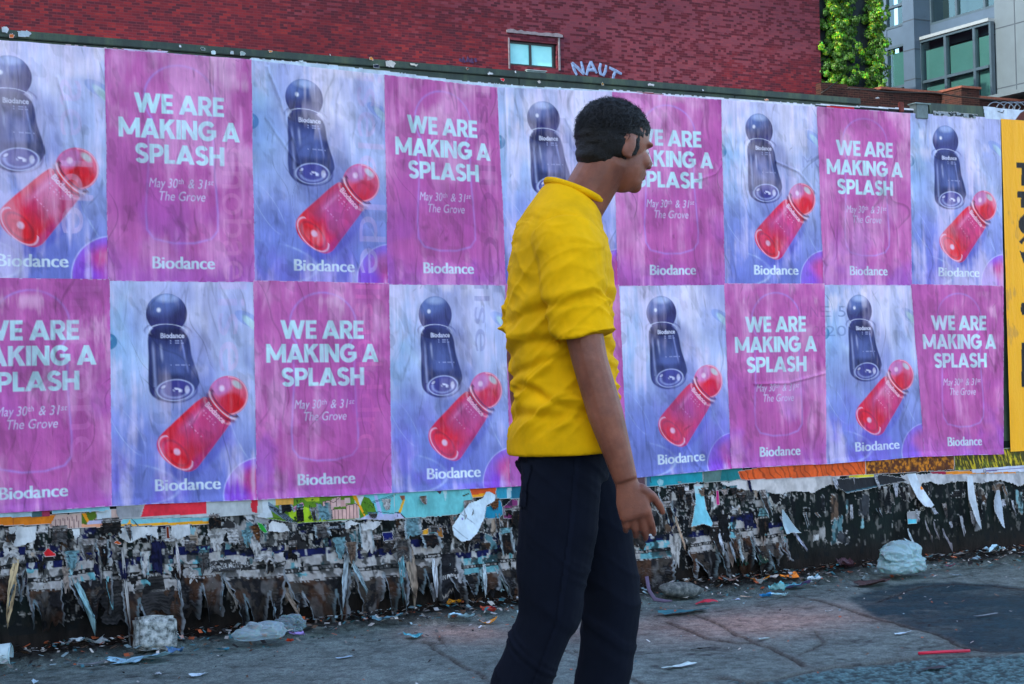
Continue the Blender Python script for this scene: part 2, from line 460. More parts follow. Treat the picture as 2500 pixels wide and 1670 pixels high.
# window opening from the photograph
w0 = at_y(1245, 93, YB); w1 = at_y(1361, 166, YB)
wx0, wx1, wz0, wz1 = w0[0], w1[0], w1[2] - 0.02, w0[2] - 0.05
HB = 15.5
bb = empty("brick_building", (XE - 20, YB, 0))
tag(bb, "large dark red brick building behind the fence with one small window", "building")
def bchild(o, root, loc):
    o.parent = root; o.location = tuple(-np.array(loc)); return o
BL = (XE - 20, YB, 0)
xs = [XE - 60, wx0, wx1, XE]; zs = [-0.2, wz0, wz1, HB]
mb = MB()
for i in range(3):
    for j in range(3):
        if i == 1 and j == 1: continue
        mb.poly([(xs[i], YB, zs[j]), (xs[i + 1], YB, zs[j]), (xs[i + 1], YB, zs[j + 1]), (xs[i], YB, zs[j + 1])])
D = 0.22
for (ax, az), (bx_, bz) in (((wx0, wz0), (wx1, wz0)), ((wx1, wz0), (wx1, wz1)), ((wx1, wz1), (wx0, wz1)), ((wx0, wz1), (wx0, wz0))):
    mb.poly([(ax, YB, az), (bx_, YB, bz), (bx_, YB + D, bz), (ax, YB + D, az)])
mb.poly([(XE, YB, -0.2), (XE, YB + 14, -0.2), (XE, YB + 14, HB), (XE, YB, HB)])
mb.poly([(XE - 60, YB, -0.2), (XE - 60, YB + 14, -0.2), (XE - 60, YB + 14, HB), (XE - 60, YB, HB)])
mb.poly([(XE - 60, YB + 14, -0.2), (XE, YB + 14, -0.2), (XE, YB + 14, HB), (XE - 60, YB + 14, HB)])
bmesh.ops.remove_doubles(mb.bm, verts=mb.bm.verts[:], dist=1e-4)
bchild(mb.build("wall", M_BRICK), bb, BL)
bchild(MB().box(XE - 60.2, XE + 0.2, YB - 0.2, YB + 14.2, HB + 0.002, HB + 0.3).build("roof", plain("roof_felt", (60, 58, 60))), bb, BL)
# the surround: rough cement patched round the opening
M_CEM = plain("rough_cement", (104, 100, 108), .85, .3, 9, .5)
mb = MB()
def rag_quad(px0, py0, px1, py1, n, proud, jag):
    a = at_y(px0, py0, YB); b = at_y(px1, py1, YB)
    top = []; bot = []
    for i in range(n + 1):
        x = a[0] + (b[0] - a[0]) * i / n
        top.append((x, a[2] + rnd.uniform(-jag, jag))); bot.append((x, b[2] + (rnd.uniform(-jag, jag) * .3 if jag else 0)))
    for i in range(n):
        q = [(top[i][0], YB - proud, top[i][1]), (top[i + 1][0], YB - proud, top[i + 1][1]), (bot[i + 1][0], YB - proud, bot[i + 1][1]), (bot[i][0], YB - proud, bot[i][1])]
        mb.poly(q); mb.poly([(p[0], YB + .01, p[2]) for p in q])
        for k in range(4):
            p, p2 = q[k], q[(k + 1) % 4]
            mb.poly([p, p2, (p2[0], YB + .01, p2[2]), (p[0], YB + .01, p[2])])
rag_quad(1236, 72, 1373, 92, 16, .035, .03)
rag_quad(1240, 92.2, 1245, 168, 5, .02, .02)
rag_quad(1362, 92.2, 1368, 172, 5, .02, .02)
bchild(mb.build("window_surround", M_CEM), bb, BL)
M_FRAME = plain("black_window_frame", (24, 26, 30), .35, .2, 8)
cx = at_y(1299, 130, YB)[0]
yw = YB + 0.10
mb = MB()
t = .065
mb.box(wx0 + .001, wx1 - .001, yw, yw + .06, wz1 - t, wz1 - .001).box(wx0 + .001, wx1 - .001, yw, yw + .06, wz0 + .001, wz0 + t)
mb.box(wx0 + .001, wx0 + t * .6, yw + .001, yw + .06, wz0 + t, wz1 - t).box(wx1 - t * 1.6, wx1 - .001, yw + .001, yw + .06, wz0 + t, wz1 - t)
mb.box(cx - .035, cx + .035, yw - .006, yw + .06, wz0 + t, wz1 - t)
win = bchild(mb.build("window", M_FRAME), bb, BL)
k = NT("frosted_pane")
k.set(Base_Color=lin4(122, 200, 204), Roughness=0.25); k.p.inputs["Coat Weight"].default_value = 0.4
k.l(k.ramp(k.noise(k.coords(), 1.1, 3), [(0.3, lin4(104, 184, 190)), (0.7, lin4(140, 214, 216))]), k.p.inputs["Base Color"])
M_PANE = k.m
for x0, x1 in ((wx0 + t * .6, cx - .035), (cx + .035, wx1 - t * 1.6)):
    p = MB().box(x0, x1, yw + .03, yw + .04, wz0 + t, wz1 - t).build("pane", M_PANE); p.parent = win
M_SILL = plain("painted_sill", (130, 150, 156), .5, .2, 10)
a = at_y(1282, 171, YB); b = at_y(1331, 184, YB)
bchild(MB().box(a[0], b[0], YB - .12, YB - .002, b[2] + .09, a[2]).box(a[0] + .02, b[0] - .02, YB - .06, YB - .002, b[2] + .03, b[2] + .088)
       .box(a[0], b[0], YB - .12, YB - .002, b[2] - .01, b[2] + .028).build("vent", M_SILL), bb, BL)
# sprayed letters on the wall: strokes with soft ends, read NAUT
M_SPRAY = plain("pale_blue_spray_paint", (104, 126, 162), .8, .45, 14)
def wall_stroke(mb, pts, w, prd):
    P = [at_y(x, y, YB) for x, y in pts]
    mb.tube([(p[0], YB - prd, p[2]) for p in P], [w * .8] + [w] * (len(P) - 2) + [w * .7], 8, True, 0.12)
mb = MB()
S3 = lambda x, y: (1200 + x / 3.266, y / 3.266)
strokes = [[(640, 500), (660, 560), (680, 600)], [(640, 500), (690, 545), (735, 595)], [(735, 595), (725, 540), (712, 490)],
           [(755, 600), (770, 545), (790, 490)], [(790, 490), (815, 545), (838, 585)], [(768, 560), (800, 558), (828, 562)],
           [(868, 505), (858, 555), (868, 590), (890, 600), (905, 570), (912, 520)],
           [(935, 540), (985, 565), (1035, 592)], [(985, 568), (970, 605), (962, 642)]]
for i, s in enumerate(strokes): wall_stroke(mb, [S3(*p) for p in s], .05, .008 + .002 * i)
bchild(mb.build("graffiti_lettering", M_SPRAY), bb, BL)
mb = MB()
for i, s in enumerate([[(1128, 152), (1131, 142), (1135, 153)], [(1140, 152), (1142, 141), (1147, 151)], [(1152, 143), (1151, 152), (1156, 153)], [(1160, 142), (1162, 152)], [(1122, 150), (1124, 143)]]):
    wall_stroke(mb, s, .05, .006 + .002 * i)
bchild(mb.build("graffiti_lettering", plain("faded_blue_spray", (52, 28, 66), .7)), bb, BL)

# ================================================================== low dark brick building with parapet and pier
YP = 31.0
pxt = at_y(2003, 202, YP); pend = at_y(2500, 253, YP)
low = empty("low_brick_building", (pxt[0] + 4, YP, 0))
tag(low, "low dark brown brick building with a stepped parapet beside the red one", "building")
LL = (pxt[0] + 4, YP, 0)
x0 = pxt[0] + .02; pz = pxt[2]
xa = at_y(2069, 210, YP)[0]; xb = at_y(2140, 222, YP)[0]; xp0 = at_y(2297, 235, YP)[0]; xp1 = at_y(2341, 238, YP)[0]
za, zb, zc = at_y(2030, 203, YP)[2], at_y(2100, 213, YP)[2], at_y(2220, 225, YP)[2]
zpier, zright = at_y(2310, 228, YP)[2], at_y(2420, 244, YP)[2]
mb = MB()
mb.box(x0, xa, YP, YP + .25, -.2, za).box(xa + .001, xb, YP, YP + .25, -.2, zb).box(xb + .001, xp0, YP, YP + .25, -.2, zc)
mb.box(xp1, xp1 + 30, YP, YP + .25, -.2, zright)
mb.box(xp1 + 29.7, xp1 + 30, YP + .251, YP + .6, -.2, zright)
bchild(mb.build("wall", M_BRICK2), low, LL)
bchild(MB().box(xp0 + .001, xp1 - .001, YP - .9, YP + .26, -.2, zpier).build("pier", M_BRICK2), low, LL)
M_COP = plain("coping_clay", (96, 56, 46), .8, .4, 12, .4)
bchild(MB().box(xb + .1, xp0 - .02, YP - .09, YP + .3, zc + .002, zc + .09, .01).box(xp1 + .02, xp1 + 30, YP - .09, YP + .3, zright + .002, zright + .09, .01)
       .box(xp0 - .04, xp1 + .04, YP - .96, YP + .3, zpier + .002, zpier + .08, .01).build("coping", M_COP), low, LL)
mb = MB()
c0 = at_y(1995, 222, YP - 1.2)
cab = [(2004, 228), (2018, 219), (2036, 205), (2045, 200)]
mb.tube([at_y(x, y, YP - .05) for x, y in cab], .018, 6)
cab2 = [(2070, 215), (2170, 225), (2280, 227), (2340, 236), (2420, 244), (2470, 252), (2560, 262)]
mb.tube([at_y(x, y, YP - 1.2) for x, y in cab2], .022, 6)
tag(mb.build("power_cable", plain("black_cable", (12, 12, 14), .5), None, True), "thin black cable sagging along the brick parapet", "cable")
# razor wire over the fence end
mb = MB()
for px0 in (2440, 2462, 2478, 2492, 2506):
    pts = []
    for a in range(15):
        an = 2 * math.pi * a / 14
        c = at_y(px0 + 13 * math.cos(an), 262 + 15 * math.sin(an), 0.12)
        pts.append((c[0], 0.12 + .05 * math.sin(an * .5), c[2]))
    mb.tube(pts, .0035, 5)
tag(mb.build("razor_wire", plain("galvanised_wire", (120, 128, 134), .35, .2, 20, 0, .6, .8), None, True), "coil of razor wire on the fence end above the yellow poster", "wire")

# ================================================================== wall and ivy between the buildings
YI = 32.35
i0 = at_y(1994, 100, YI)[0]; i1 = at_y(2152, 100, YI)[0]
M_DARKW = plain("soot_dark_wall", (26, 38, 42), .8, .5, 3, .3, stretch=(1, 1, .3))
iw = MB().box(XE + .02, i1 + .02, YI, YI + .4, -.2, 14).build("party_wall", M_DARKW)
tag(iw, "dark narrow wall overgrown by ivy between brick and glass buildings", "wall")
def leaf_mat():
    k = NT("ivy_leaf")
    at = k.n("ShaderNodeAttribute", attribute_name="Col")
    k.l(at.outputs["Color"], k.p.inputs["Base Color"]); k.p.inputs["Roughness"].default_value = .5
    tr = k.n("ShaderNodeBsdfTranslucent"); k.l(k.mix(1, at.outputs["Color"], (1.0, 1.0, .45, 1), 'MULTIPLY'), tr.inputs[0])
    mx = k.n("ShaderNodeMixShader"); mx.inputs[0].default_value = .35
    k.l(k.p.outputs[0], mx.inputs[1]); k.l(tr.outputs[0], mx.inputs[2])
    k.l(mx.outputs[0], k.t.nodes["Material Output"].inputs[0]); return k.m
M_LEAF = leaf_mat()
M_STEM = plain("ivy_stem", (60, 44, 32), .8)
def ivy(px_c, px_w, y_top, y_bot, n, label, seed):
    r = random.Random(seed)
    V = []; F = []; C = []
    spine = []
    for j in range(16):
        py = y_top + (y_bot - y_top) * j / 15
        spine.append(at_y(px_c + 6 * math.sin(j * 1.3 + seed), py, YI - .03))
    clumps = []
    for j in range(420):
        py = r.uniform(y_top, y_bot); w = px_w * (0.75 + .3 * math.sin(py * .09 + seed) * r.random())
        q = at_y(px_c + r.gauss(0, .42) * w, py, YI - .05)
        clumps.append((q[0], YI - .05 - abs(r.gauss(0, .20)), q[2], r.uniform(.06, .17), r.random() ** 1.6))
    for i in range(n):
        cx, cy, cz, cr, cb = r.choice(clumps)
        # shingles of leaves over each clump
        a, b = r.uniform(0, 2 * math.pi), math.acos(r.uniform(-.75, 1))
        d = Vector((math.sin(b) * math.cos(a), -abs(math.sin(b) * math.sin(a)), math.cos(b)))
        p = Vector((cx, cy, cz)) + Vector((d.x * cr, d.y * cr * .8, d.z * cr)) * r.uniform(.6, 1.05)
        if p.y > YI - .02: continue
        s = r.uniform(.026, .048)
        nrm = (d + Vector((r.gauss(0, .5), r.gauss(0, .5) - .3, r.gauss(0, .5)))).normalized()
        u = nrm.cross(Vector((0, 0, 1)) + Vector((r.gauss(0, .3), 0, 0))).normalized(); w_ = nrm.cross(u).normalized()
        if w_.z > 0: w_ = -w_
        k = len(V)
        for (x, y, h) in ((0, -.7, 0), (.75, -.25, .12), (.55, .5, .1), (0, 1.05, -.08), (-.55, .5, .1), (-.75, -.25, .12), (0, .1, -.1)):
            V.append(p + u * (x * s) + w_ * (y * s) - nrm * (h * s * 1.4))
        for t3 in ((0, 1, 6), (1, 2, 6), (2, 3, 6), (3, 4, 6), (4, 5, 6), (5, 0, 6)): F.append([k + q for q in t3])
        g = r.uniform(.75, 1.3)
        c = lin((44 + 118 * cb * r.random(), 78 + 76 * cb + 14 * r.random(), 12 + 14 * r.random())) * g
        C += [c] * 7
    root = empty("ivy_plant", tuple(spine[-1])); tag(root, label, "ivy", "ivy columns on the narrow wall")
    f = np_mesh("foliage", np.array([tuple(v) for v in V]), np.array(F), np.array(C), M_LEAF, root, False)
    f.location = tuple(-np.array(spine[-1]))
    st = MB().tube([tuple(p) for p in spine], [.02] * len(spine), 6).build("stem", M_STEM, root, True)
    st.location = tuple(-np.array(spine[-1]))
ivy(2040, 62, -70, 212, 27000, "broad ivy curtain with sunlit leaves next to the red brick corner", 3)
ivy(2130, 34, -70, 222, 15000, "narrow ivy column trailing beside the glass building", 5)

# ================================================================== glass and panel building
YC = 36.0
X1 = float(at_y(2239, 120, YC)[0]); X2 = float(at_y(2272, 120, YC)[0])
XB = X2 - 0.45
gb = empty("glass_building", (X2, YC - 4, 0))
tag(gb, "modern office building with blue grey panels and large blinded windows", "building")
GL = (X2, YC - 4, 0)
HG = 18.0
M_PANEL = plain("blue_grey_metal_panel", (52, 70, 88), .4, .12, 2, 0, .5)
M_PANELW = plain("white_metal_panel", (70, 84, 94), .45, .08, 2, 0, .5)
M_MULL = plain("grey_mullion", (44, 62, 74), .4, .15, 4, 0, .5)
M_SEAM = plain("panel_seam", (40, 52, 64), .6)
k = NT("window_glass")
k.set(Base_Color=(0.02, 0.05, 0.06, 1), Roughness=0.06); k.p.inputs["Specular IOR Level"].default_value = .5
_tr = k.n("ShaderNodeBsdfTransparent"); _tr.inputs[0].default_value = (.62, .86, .86, 1)
_mx = k.n("ShaderNodeMixShader"); _mx.inputs[0].default_value = .62
_gl = k.n("ShaderNodeBsdfGlossy"); _gl.inputs["Roughness"].default_value = .04; _gl.inputs[0].default_value = (.34, .5, .52, 1)
k.l(_gl.outputs[0], _mx.inputs[1]); k.l(_tr.outputs[0], _mx.inputs[2]); k.l(_mx.outputs[0], k.t.nodes["Material Output"].inputs[0])
_mx.inputs[0].default_value = .78
M_GLASS = k.m
M_BLIND = plain("pale_blind", (80, 108, 108), .8, .1, 1)
M_ROOM = plain("dark_room", (16, 26, 32), .9)
yfar = YC + 6
y24 = float(at_x(2443, 120, X2)[1]); yend = y24 - 9
def gz(px, py, X): return float(at_x(px, py, X)[2])
def gy(px, X, py=110): return float(at_x(px, py, X)[1])
# F1: recessed left strip facing left, with one window column
yw0, yw1 = gy(2166, X1), gy(2210, X1)
zA0, zA1 = gz(2190, -45, X1), gz(2190, 73, X1)
sill1 = gz(2190, 110, X1); low1 = gz(2190, 213, X1)
mb = MB()
mb.box(X1, X1 + .4, yw0 + .02, yfar, -.2, HG)                               # beyond the window column
mb.box(X1 - .12, X1 + .4, YC, yw1 - .02, -.2, HG)                           # panel pier
mb.box(X1 + .401, X2 + 12, YC, YC + .3, -.2, HG)
bchild(mb.build("wall", M_PANEL), gb, GL)
def window(X, y0, y1, z0, z1, blind_top, mull=(), trans=(), dark=False):
    """window facing left: frame, panes, blind behind; y0 is the far side"""
    fr = MB(); w = .09
    fr.box(X - .05, X + .12, y1 - w, y0 + w, z1 - w, z1).box(X - .05, X + .12, y1 - w, y0 + w, z0, z0 + w)
    fr.box(X - .049, X + .119, y0 - .001, y0 + w - .001, z0 + w, z1 - w).box(X - .049, X + .119, y1 - w + .001, y1 + .001, z0 + w, z1 - w)
    for y in mull: fr.box(X - .052, X + .118, y - .055, y + .055, z0 + w, z1 - w)
    ys = [y0] + sorted(mull, reverse=True) + [y1]
    for z in trans:
        for a, b in zip(ys[:-1], ys[1:]): fr.box(X - .045, X + .117, b + .056, a - .056, z - .05, z + .05)
    f = bchild(fr.build("window", M_MULL), gb, GL)
    for a, b in zip(ys[:-1], ys[1:]):
        zz = [z0 + w] + sorted(trans) + [z1 - w]
        for c, d in zip(zz[:-1], zz[1:]):
            p = MB().poly([(X + .03, a - .02, c), (X + .03, b + .02, c), (X + .03, b + .02, d), (X + .03, a - .02, d)]).build("pane", M_GLASS); p.parent = f
        if blind_top is not None:
            bt = blind_top - rnd.uniform(0, .12)
            p = MB().box(X + .16, X + .165, b + .05, a - .05, z0, bt).build("blind", M_BLIND); p.parent = f
    p = MB().poly([(X + .6, y0 + .1, z0 - .1), (X + .6, y1 - .1, z0 - .1), (X + .6, y1 - .1, z1 + .1), (X + .6, y0 + .1, z1 + .1)]).build("room", M_ROOM); p.parent = f
window(X1 + .05, yw0, yw1, zA1 + .1, zA0, None and 0, (), (gz(2190, 13, X1),))
window(X1 + .05, yw0, yw1, low1 - 2.2, sill1, sill1 - .15, (), (low1,))
mb = MB().box(X1 + .02, X1 + .3, yw1 - .02, yw0 + .02, sill1 + .001, zA1 + .099)
bchild(mb.build("spandrel", M_PANEL), gb, GL)
for py in (48, 121, 194):
    z = gz(2225, py, X1 - .12)
    bchild(MB().box(X1 - .126, X1 - .119, YC - .006, yw1 - .03, z - .02, z + .02).build("panel_seam", M_SEAM), gb, GL)
    bchild(MB().box(X1 - .11, X2 + .3, YC - .007, YC - .001, z - .02, z + .02).build("panel_seam", M_SEAM), gb, GL)
# F2: the long facade coming towards the fence; upper band windows and the projecting bay below
zbt = gz(2300, 85, XB)                                                       # top of the bay
zup0 = gz(2400, 25, X2)                                                      # sill of the upper windows
mb = MB().box(X2, X2 + .3, y24, YC - .008, zbt - .3, zup0)
bchild(mb.build("spandrel", M_PANEL), gb, GL)
window(X2 + .06, gy(2275, X2), y24 + .05, zup0 + .001, zup0 + 2.6, None, (gy(2336, X2), gy(2405, X2)), ())
bchild(MB().box(X2 + .01, X2 + .3, y24, YC - .008, zup0 + 2.62, HG).build("spandrel", M_PANEL), gb, GL)
bchild(MB().box(XB - .1, X2 - .001, y24 + .002, YC - .009, zbt, zbt + .12, .01).build("bay_roof", plain("bright_flashing", (110, 122, 130), .4, .1)), gb, GL)
zmid = gz(2309, 188, XB)
window(XB, gy(2250, XB), y24 + .04, zmid - 2.0, zbt - .002, gz(2309, 108, XB), (gy(2309, XB), gy(2380, XB)), (zmid,))
bchild(MB().box(XB + .001, X2 - .002, gy(2250, XB) + .1, gy(2250, XB) + .2, 3, zbt - .003).build("bay_side", M_MULL), gb, GL)
# white panels nearest the fence
mb = MB().box(X2 - .25, X2 + .3, yend, y24 - .002, -.2, HG)
bchild(mb.build("white_wall", M_PANELW), gb, GL)
for py in (67, 215):
    z = gz(2445, py, X2 - .25); bchild(MB().box(X2 - .256, X2 - .249, yend, y24 - .01, z - .018, z + .018).build("panel_seam", M_SEAM), gb, GL)
yv = gy(2479, X2 - .25); bchild(MB().box(X2 - .257, X2 - .2485, yv - .02, yv + .02, 2, HG - .1).build("panel_seam", M_SEAM), gb, GL)
# sloping canopy under the bay
mb = MB()
q = [at_x(2330, 238, X2 - 1.2), at_x(2445, 224, X2 - 1.2), at_x(2500, 226, X2 - .3), at_x(2390, 246, X2 - .3)]
bchild(MB().box(X2 - 1.3, X2 - .26, yend, y24 + 1.0, gz(2440, 228, X2 - 1.3) - .12, gz(2440, 228, X2 - 1.3)).build("canopy", M_PANELW), gb, GL)
bchild(MB().box(X2 + 12, X2 + 12.3, yend, YC + 6, -.2, HG).build("wall", M_PANEL), gb, GL)

# unseen block added on the left, placed and sized to shade the fence
cb = empty("shade_block", (-16, -4, 0)); tag(cb, "tall plain block added out of view on the left to shade the fence", "building")
M_SHADE_BLOCK = plain("shade_block_beige", (170, 160, 150), .8, .1, 1, .2)
o = MB().box(-28, -10.5, -14.0, 1.5, -.2, 14.0).build("wall", M_SHADE_BLOCK, cb); o.location = (16, 4, 0)
o = MB().box(-28.2, -10.3, -14.2, 1.7, 14.002, 14.3).build("roof", plain("shade_block_grey", (110, 108, 104)), cb); o.location = (16, 4, 0)
for fl in range(4):
    for c in range(5):
        o = MB().box(-10.499, -10.44, -13 + c * 2.9, -11.4 + c * 2.9, 1.4 + fl * 3, 3.1 + fl * 3, .02).build("window", M_FRAME, cb); o.location = (16, 4, 0)
# ================================================================== POSTERS
def text_tris(s, shear=0.0, offset=0.0):
    """triangles of a line of text in Blender's own built-in letterform, baseline 0, capital height 1"""
    def mk(t):
        c = bpy.data.curves.new("lettering", 'FONT'); c.body = t; c.shear = shear; c.offset = offset; c.resolution_u = 4
        o = bpy.data.objects.new("lettering", c)
        me = bpy.data.meshes.new_from_object(o)
        me.calc_loop_triangles()
        v = np.array([w.co[:2] for w in me.vertices]); t_ = np.array([l.vertices[:] for l in me.loop_triangles])
        bpy.data.objects.remove(o); bpy.data.curves.remove(c); bpy.data.meshes.remove(me)
        return v[t_]
    h = mk("H")[..., 1].max()
    return mk(s) / h
# bold geometric capitals drawn by hand: every letter a union of convex pieces, height 1
ST = 0.205
def thick(a, b, w=ST):
    (x1, y1), (x2, y2) = a, b; d = math.hypot(x2 - x1, y2 - y1); nx, ny = -(y2 - y1) / d * w / 2, (x2 - x1) / d * w / 2
    return [(x1 + nx, y1 + ny), (x2 + nx, y2 + ny), (x2 - nx, y2 - ny), (x1 - nx, y1 - ny)]
def rect(x0, x1, y0, y1): return [(x0, y0), (x1, y0), (x1, y1), (x0, y1)]
def arc(cx, cy, rx, ry, a0, a1, w=ST, n=14):
    out = []
    for i in range(n):
        p = [math.radians(a0 + (a1 - a0) * (i + k) / n) for k in (0, 1)]
        o = [(cx + rx * math.cos(t), cy + ry * math.sin(t)) for t in p]; q = [(cx + (rx - w) * math.cos(t), cy + (ry - w) * math.sin(t)) for t in p]
        out.append([o[0], o[1], q[1], q[0]])
    return out
def para(xb, xt, w, y0=0, y1=1): return [(xb, y0), (xb + w, y0), (xt + w, y1), (xt, y1)]
def glyph(ch):
    s = ST
    if ch == 'I': return [rect(0, s, 0, 1)], s
    if ch == 'L': return [rect(0, s, 0, 1), rect(s, .52, 0, .175)], .52
    if ch == 'E': return [rect(0, s, 0, 1), rect(s, .58, 0, .17), rect(s, .58, .83, 1), rect(s, .54, .415, .585)], .58
    if ch == 'H': return [rect(0, s, 0, 1), rect(.58, .58 + s, 0, 1), rect(s, .58, .41, .59)], .58 + s
    if ch == 'A': return [para(0, .37, .225), para(.37 + .37, .37, .225)[0:1] + [(.965, 0), (.595, 1), (.37, 1)], rect(.2, .76, .17, .33)], .965
    if ch == 'W': return [[(0, 1), (.215, 1), (.5, 0), (.285, 0)], [(.285, 0), (.5, 0), (.79, 1), (.59, 1)], [(.59, 1), (.79, 1), (1.09, 0), (.885, 0)], [(.885, 0), (1.09, 0), (1.375, 1), (1.165, 1)]], 1.375
    if ch == 'M': return [rect(0, s, 0, 1), rect(.90, .90 + s, 0, 1), [(s * .9, 1), (0, 1), (.445, .14), (.66, .14)], [(.90 + s * .1, 1), (.90 + s, 1), (.66, .14), (.445, .14)]], .90 + s
    if ch == 'N': return [rect(0, s, 0, 1), rect(.64, .64 + s, 0, 1), [(0, 1), (.215, 1), (.64 + s, 0), (.63, 0)]], .64 + s
    if ch == 'K': return [rect(0, s, 0, 1), [(s, .38), (s, .62), (.52, 1), (.78, 1)], [(.29, .60), (.46, .66), (.82, 0), (.57, 0)]], .82
    if ch == 'P': return [rect(0, s, 0, 1)] + [rect(s, .40, .83, 1), rect(s, .40, .35, .52)] + arc(.38, .675, .325, .325, -92, 92, .172), .705
    if ch == 'R': return [rect(0, s, 0, 1)] + [rect(s, .40, .83, 1), rect(s, .40, .36, .53)] + arc(.38, .68, .32, .32, -92, 92, .172) + [[(.27, .40), (.47, .44), (.735, 0), (.50, 0)]], .735
    if ch == 'G': return arc(.5, .5, .5, .52, 42, 345, .205, 26) + [rect(.5, .985, .40, .555), rect(.80, .985, .22, .45)], .99
    if ch == 'S': return arc(.345, .725, .325, .295, 25, 268, .185, 18) + arc(.345, .275, .335, .295, -155, 92, .185, 18), .69
    return [], .27
def headline(s, gap=.075):
    x = 0; out = []
    for ch in s:
        g, w = glyph(ch)
        out += [[(x + px, py) for px, py in p] for p in g]; x += w + gap * (0.2 if ch == ' ' else 1)
    return out, x - gap
def raster(shape, polys):
    """coverage of convex pieces on a grid whose unit is one cell (x right, y down)"""
    m = np.zeros(shape, bool)
    for p in polys:
        p = np.asarray(p, float)
        x0, x1 = int(max(0, np.floor(p[:, 0].min()))), int(min(shape[1], np.ceil(p[:, 0].max()) + 1))
        y0, y1 = int(max(0, np.floor(p[:, 1].min()))), int(min(shape[0], np.ceil(p[:, 1].max()) + 1))
        if x1 <= x0 or y1 <= y0: continue
        X, Y = np.meshgrid(np.arange(x0, x1) + .5, np.arange(y0, y1) + .5)
        a = np.ones(X.shape, bool); b = np.ones(X.shape, bool)
        for i in range(len(p)):
            (xa, ya), (xb, yb) = p[i], p[(i + 1) % len(p)]
            c = (xb - xa) * (Y - ya) - (yb - ya) * (X - xa)
            a &= c >= -1e-9; b &= c <= 1e-9
        m[y0:y1, x0:x1] |= a | b
    return m
PNX, PNY = 204, 306                      # vertices across and down one poster
SUP = 4
GX, GY = PNX * SUP, PNY * SUP            # drawing grid; poster is 1 wide and 1.5 high
def down(m): return m.astype(np.float32).reshape(PNY, SUP, PNX, SUP).mean((1, 3))
def place(polys, x0, y_base, cap, x1=None, width=None):
    """scale unit-height polygons to capital height cap with the baseline at y_base; stretch to end at x1"""
    sx = (x1 - x0) / width if x1 is not None else cap
    return [[((x0 + px * sx) * GX, (y_base - py * cap) * GY / 1.5) for px, py in p] for p in polys]
def text_mask(lines, heavy=0):
    polys = []
    for s, x0, x1, yb, cap, shear, off in lines:
        t = text_tris(s, shear, off); t[..., 0] -= t[..., 0].min()
        polys += place(list(t), x0, yb, cap, x1, t[..., 0].max())
    m = raster((GY, GX), polys)
    for k in range(1, heavy + 1): m = m | np.roll(m, k, 1) | np.roll(m, -k, 1)      # stems heavier than hairlines
    return down(m)
def turned_mask(s, x, y0, y1, cap, off=0.0):
    """text turned a quarter clockwise, reading downwards from y0 to y1, letter tops to the right"""
    t = text_tris(s, 0, off); t[..., 0] -= t[..., 0].min(); w = t[..., 0].max()
    return down(raster((GY, GX), [[((x + py * cap) * GX, (y0 + px / w * (y1 - y0)) * GY / 1.5) for px, py in q] for q in t]))
PX, PY = np.meshgrid((np.arange(PNX) + .5) / PNX, (np.arange(PNY) + .5) / PNY * 1.5)
def over(base, col, a):
    a = np.asarray(a)[..., None]; return base * (1 - a) + lin(col) * a
def erad(cx, cy, rx, ry, ang=0.0):
    c, s = math.cos(ang), math.sin(ang); dx, dy = PX - cx, PY - cy
    return np.hypot((dx * c + dy * s) / rx, (-dx * s + dy * c) / ry)
AA = 0.006
def pmask(pts, grow=0.0):
    """soft-edged closed outline"""
    ins = in_poly(PX, PY, pts); d = seg_dist(PX, PY, list(pts) + [pts[0]])
    return ss(-AA + grow, AA + grow, np.where(ins, d, -d))
def logo_lines(x0, x1, yb): return ("Biodance", x0, x1, yb, .078, 0.0, 0.0)

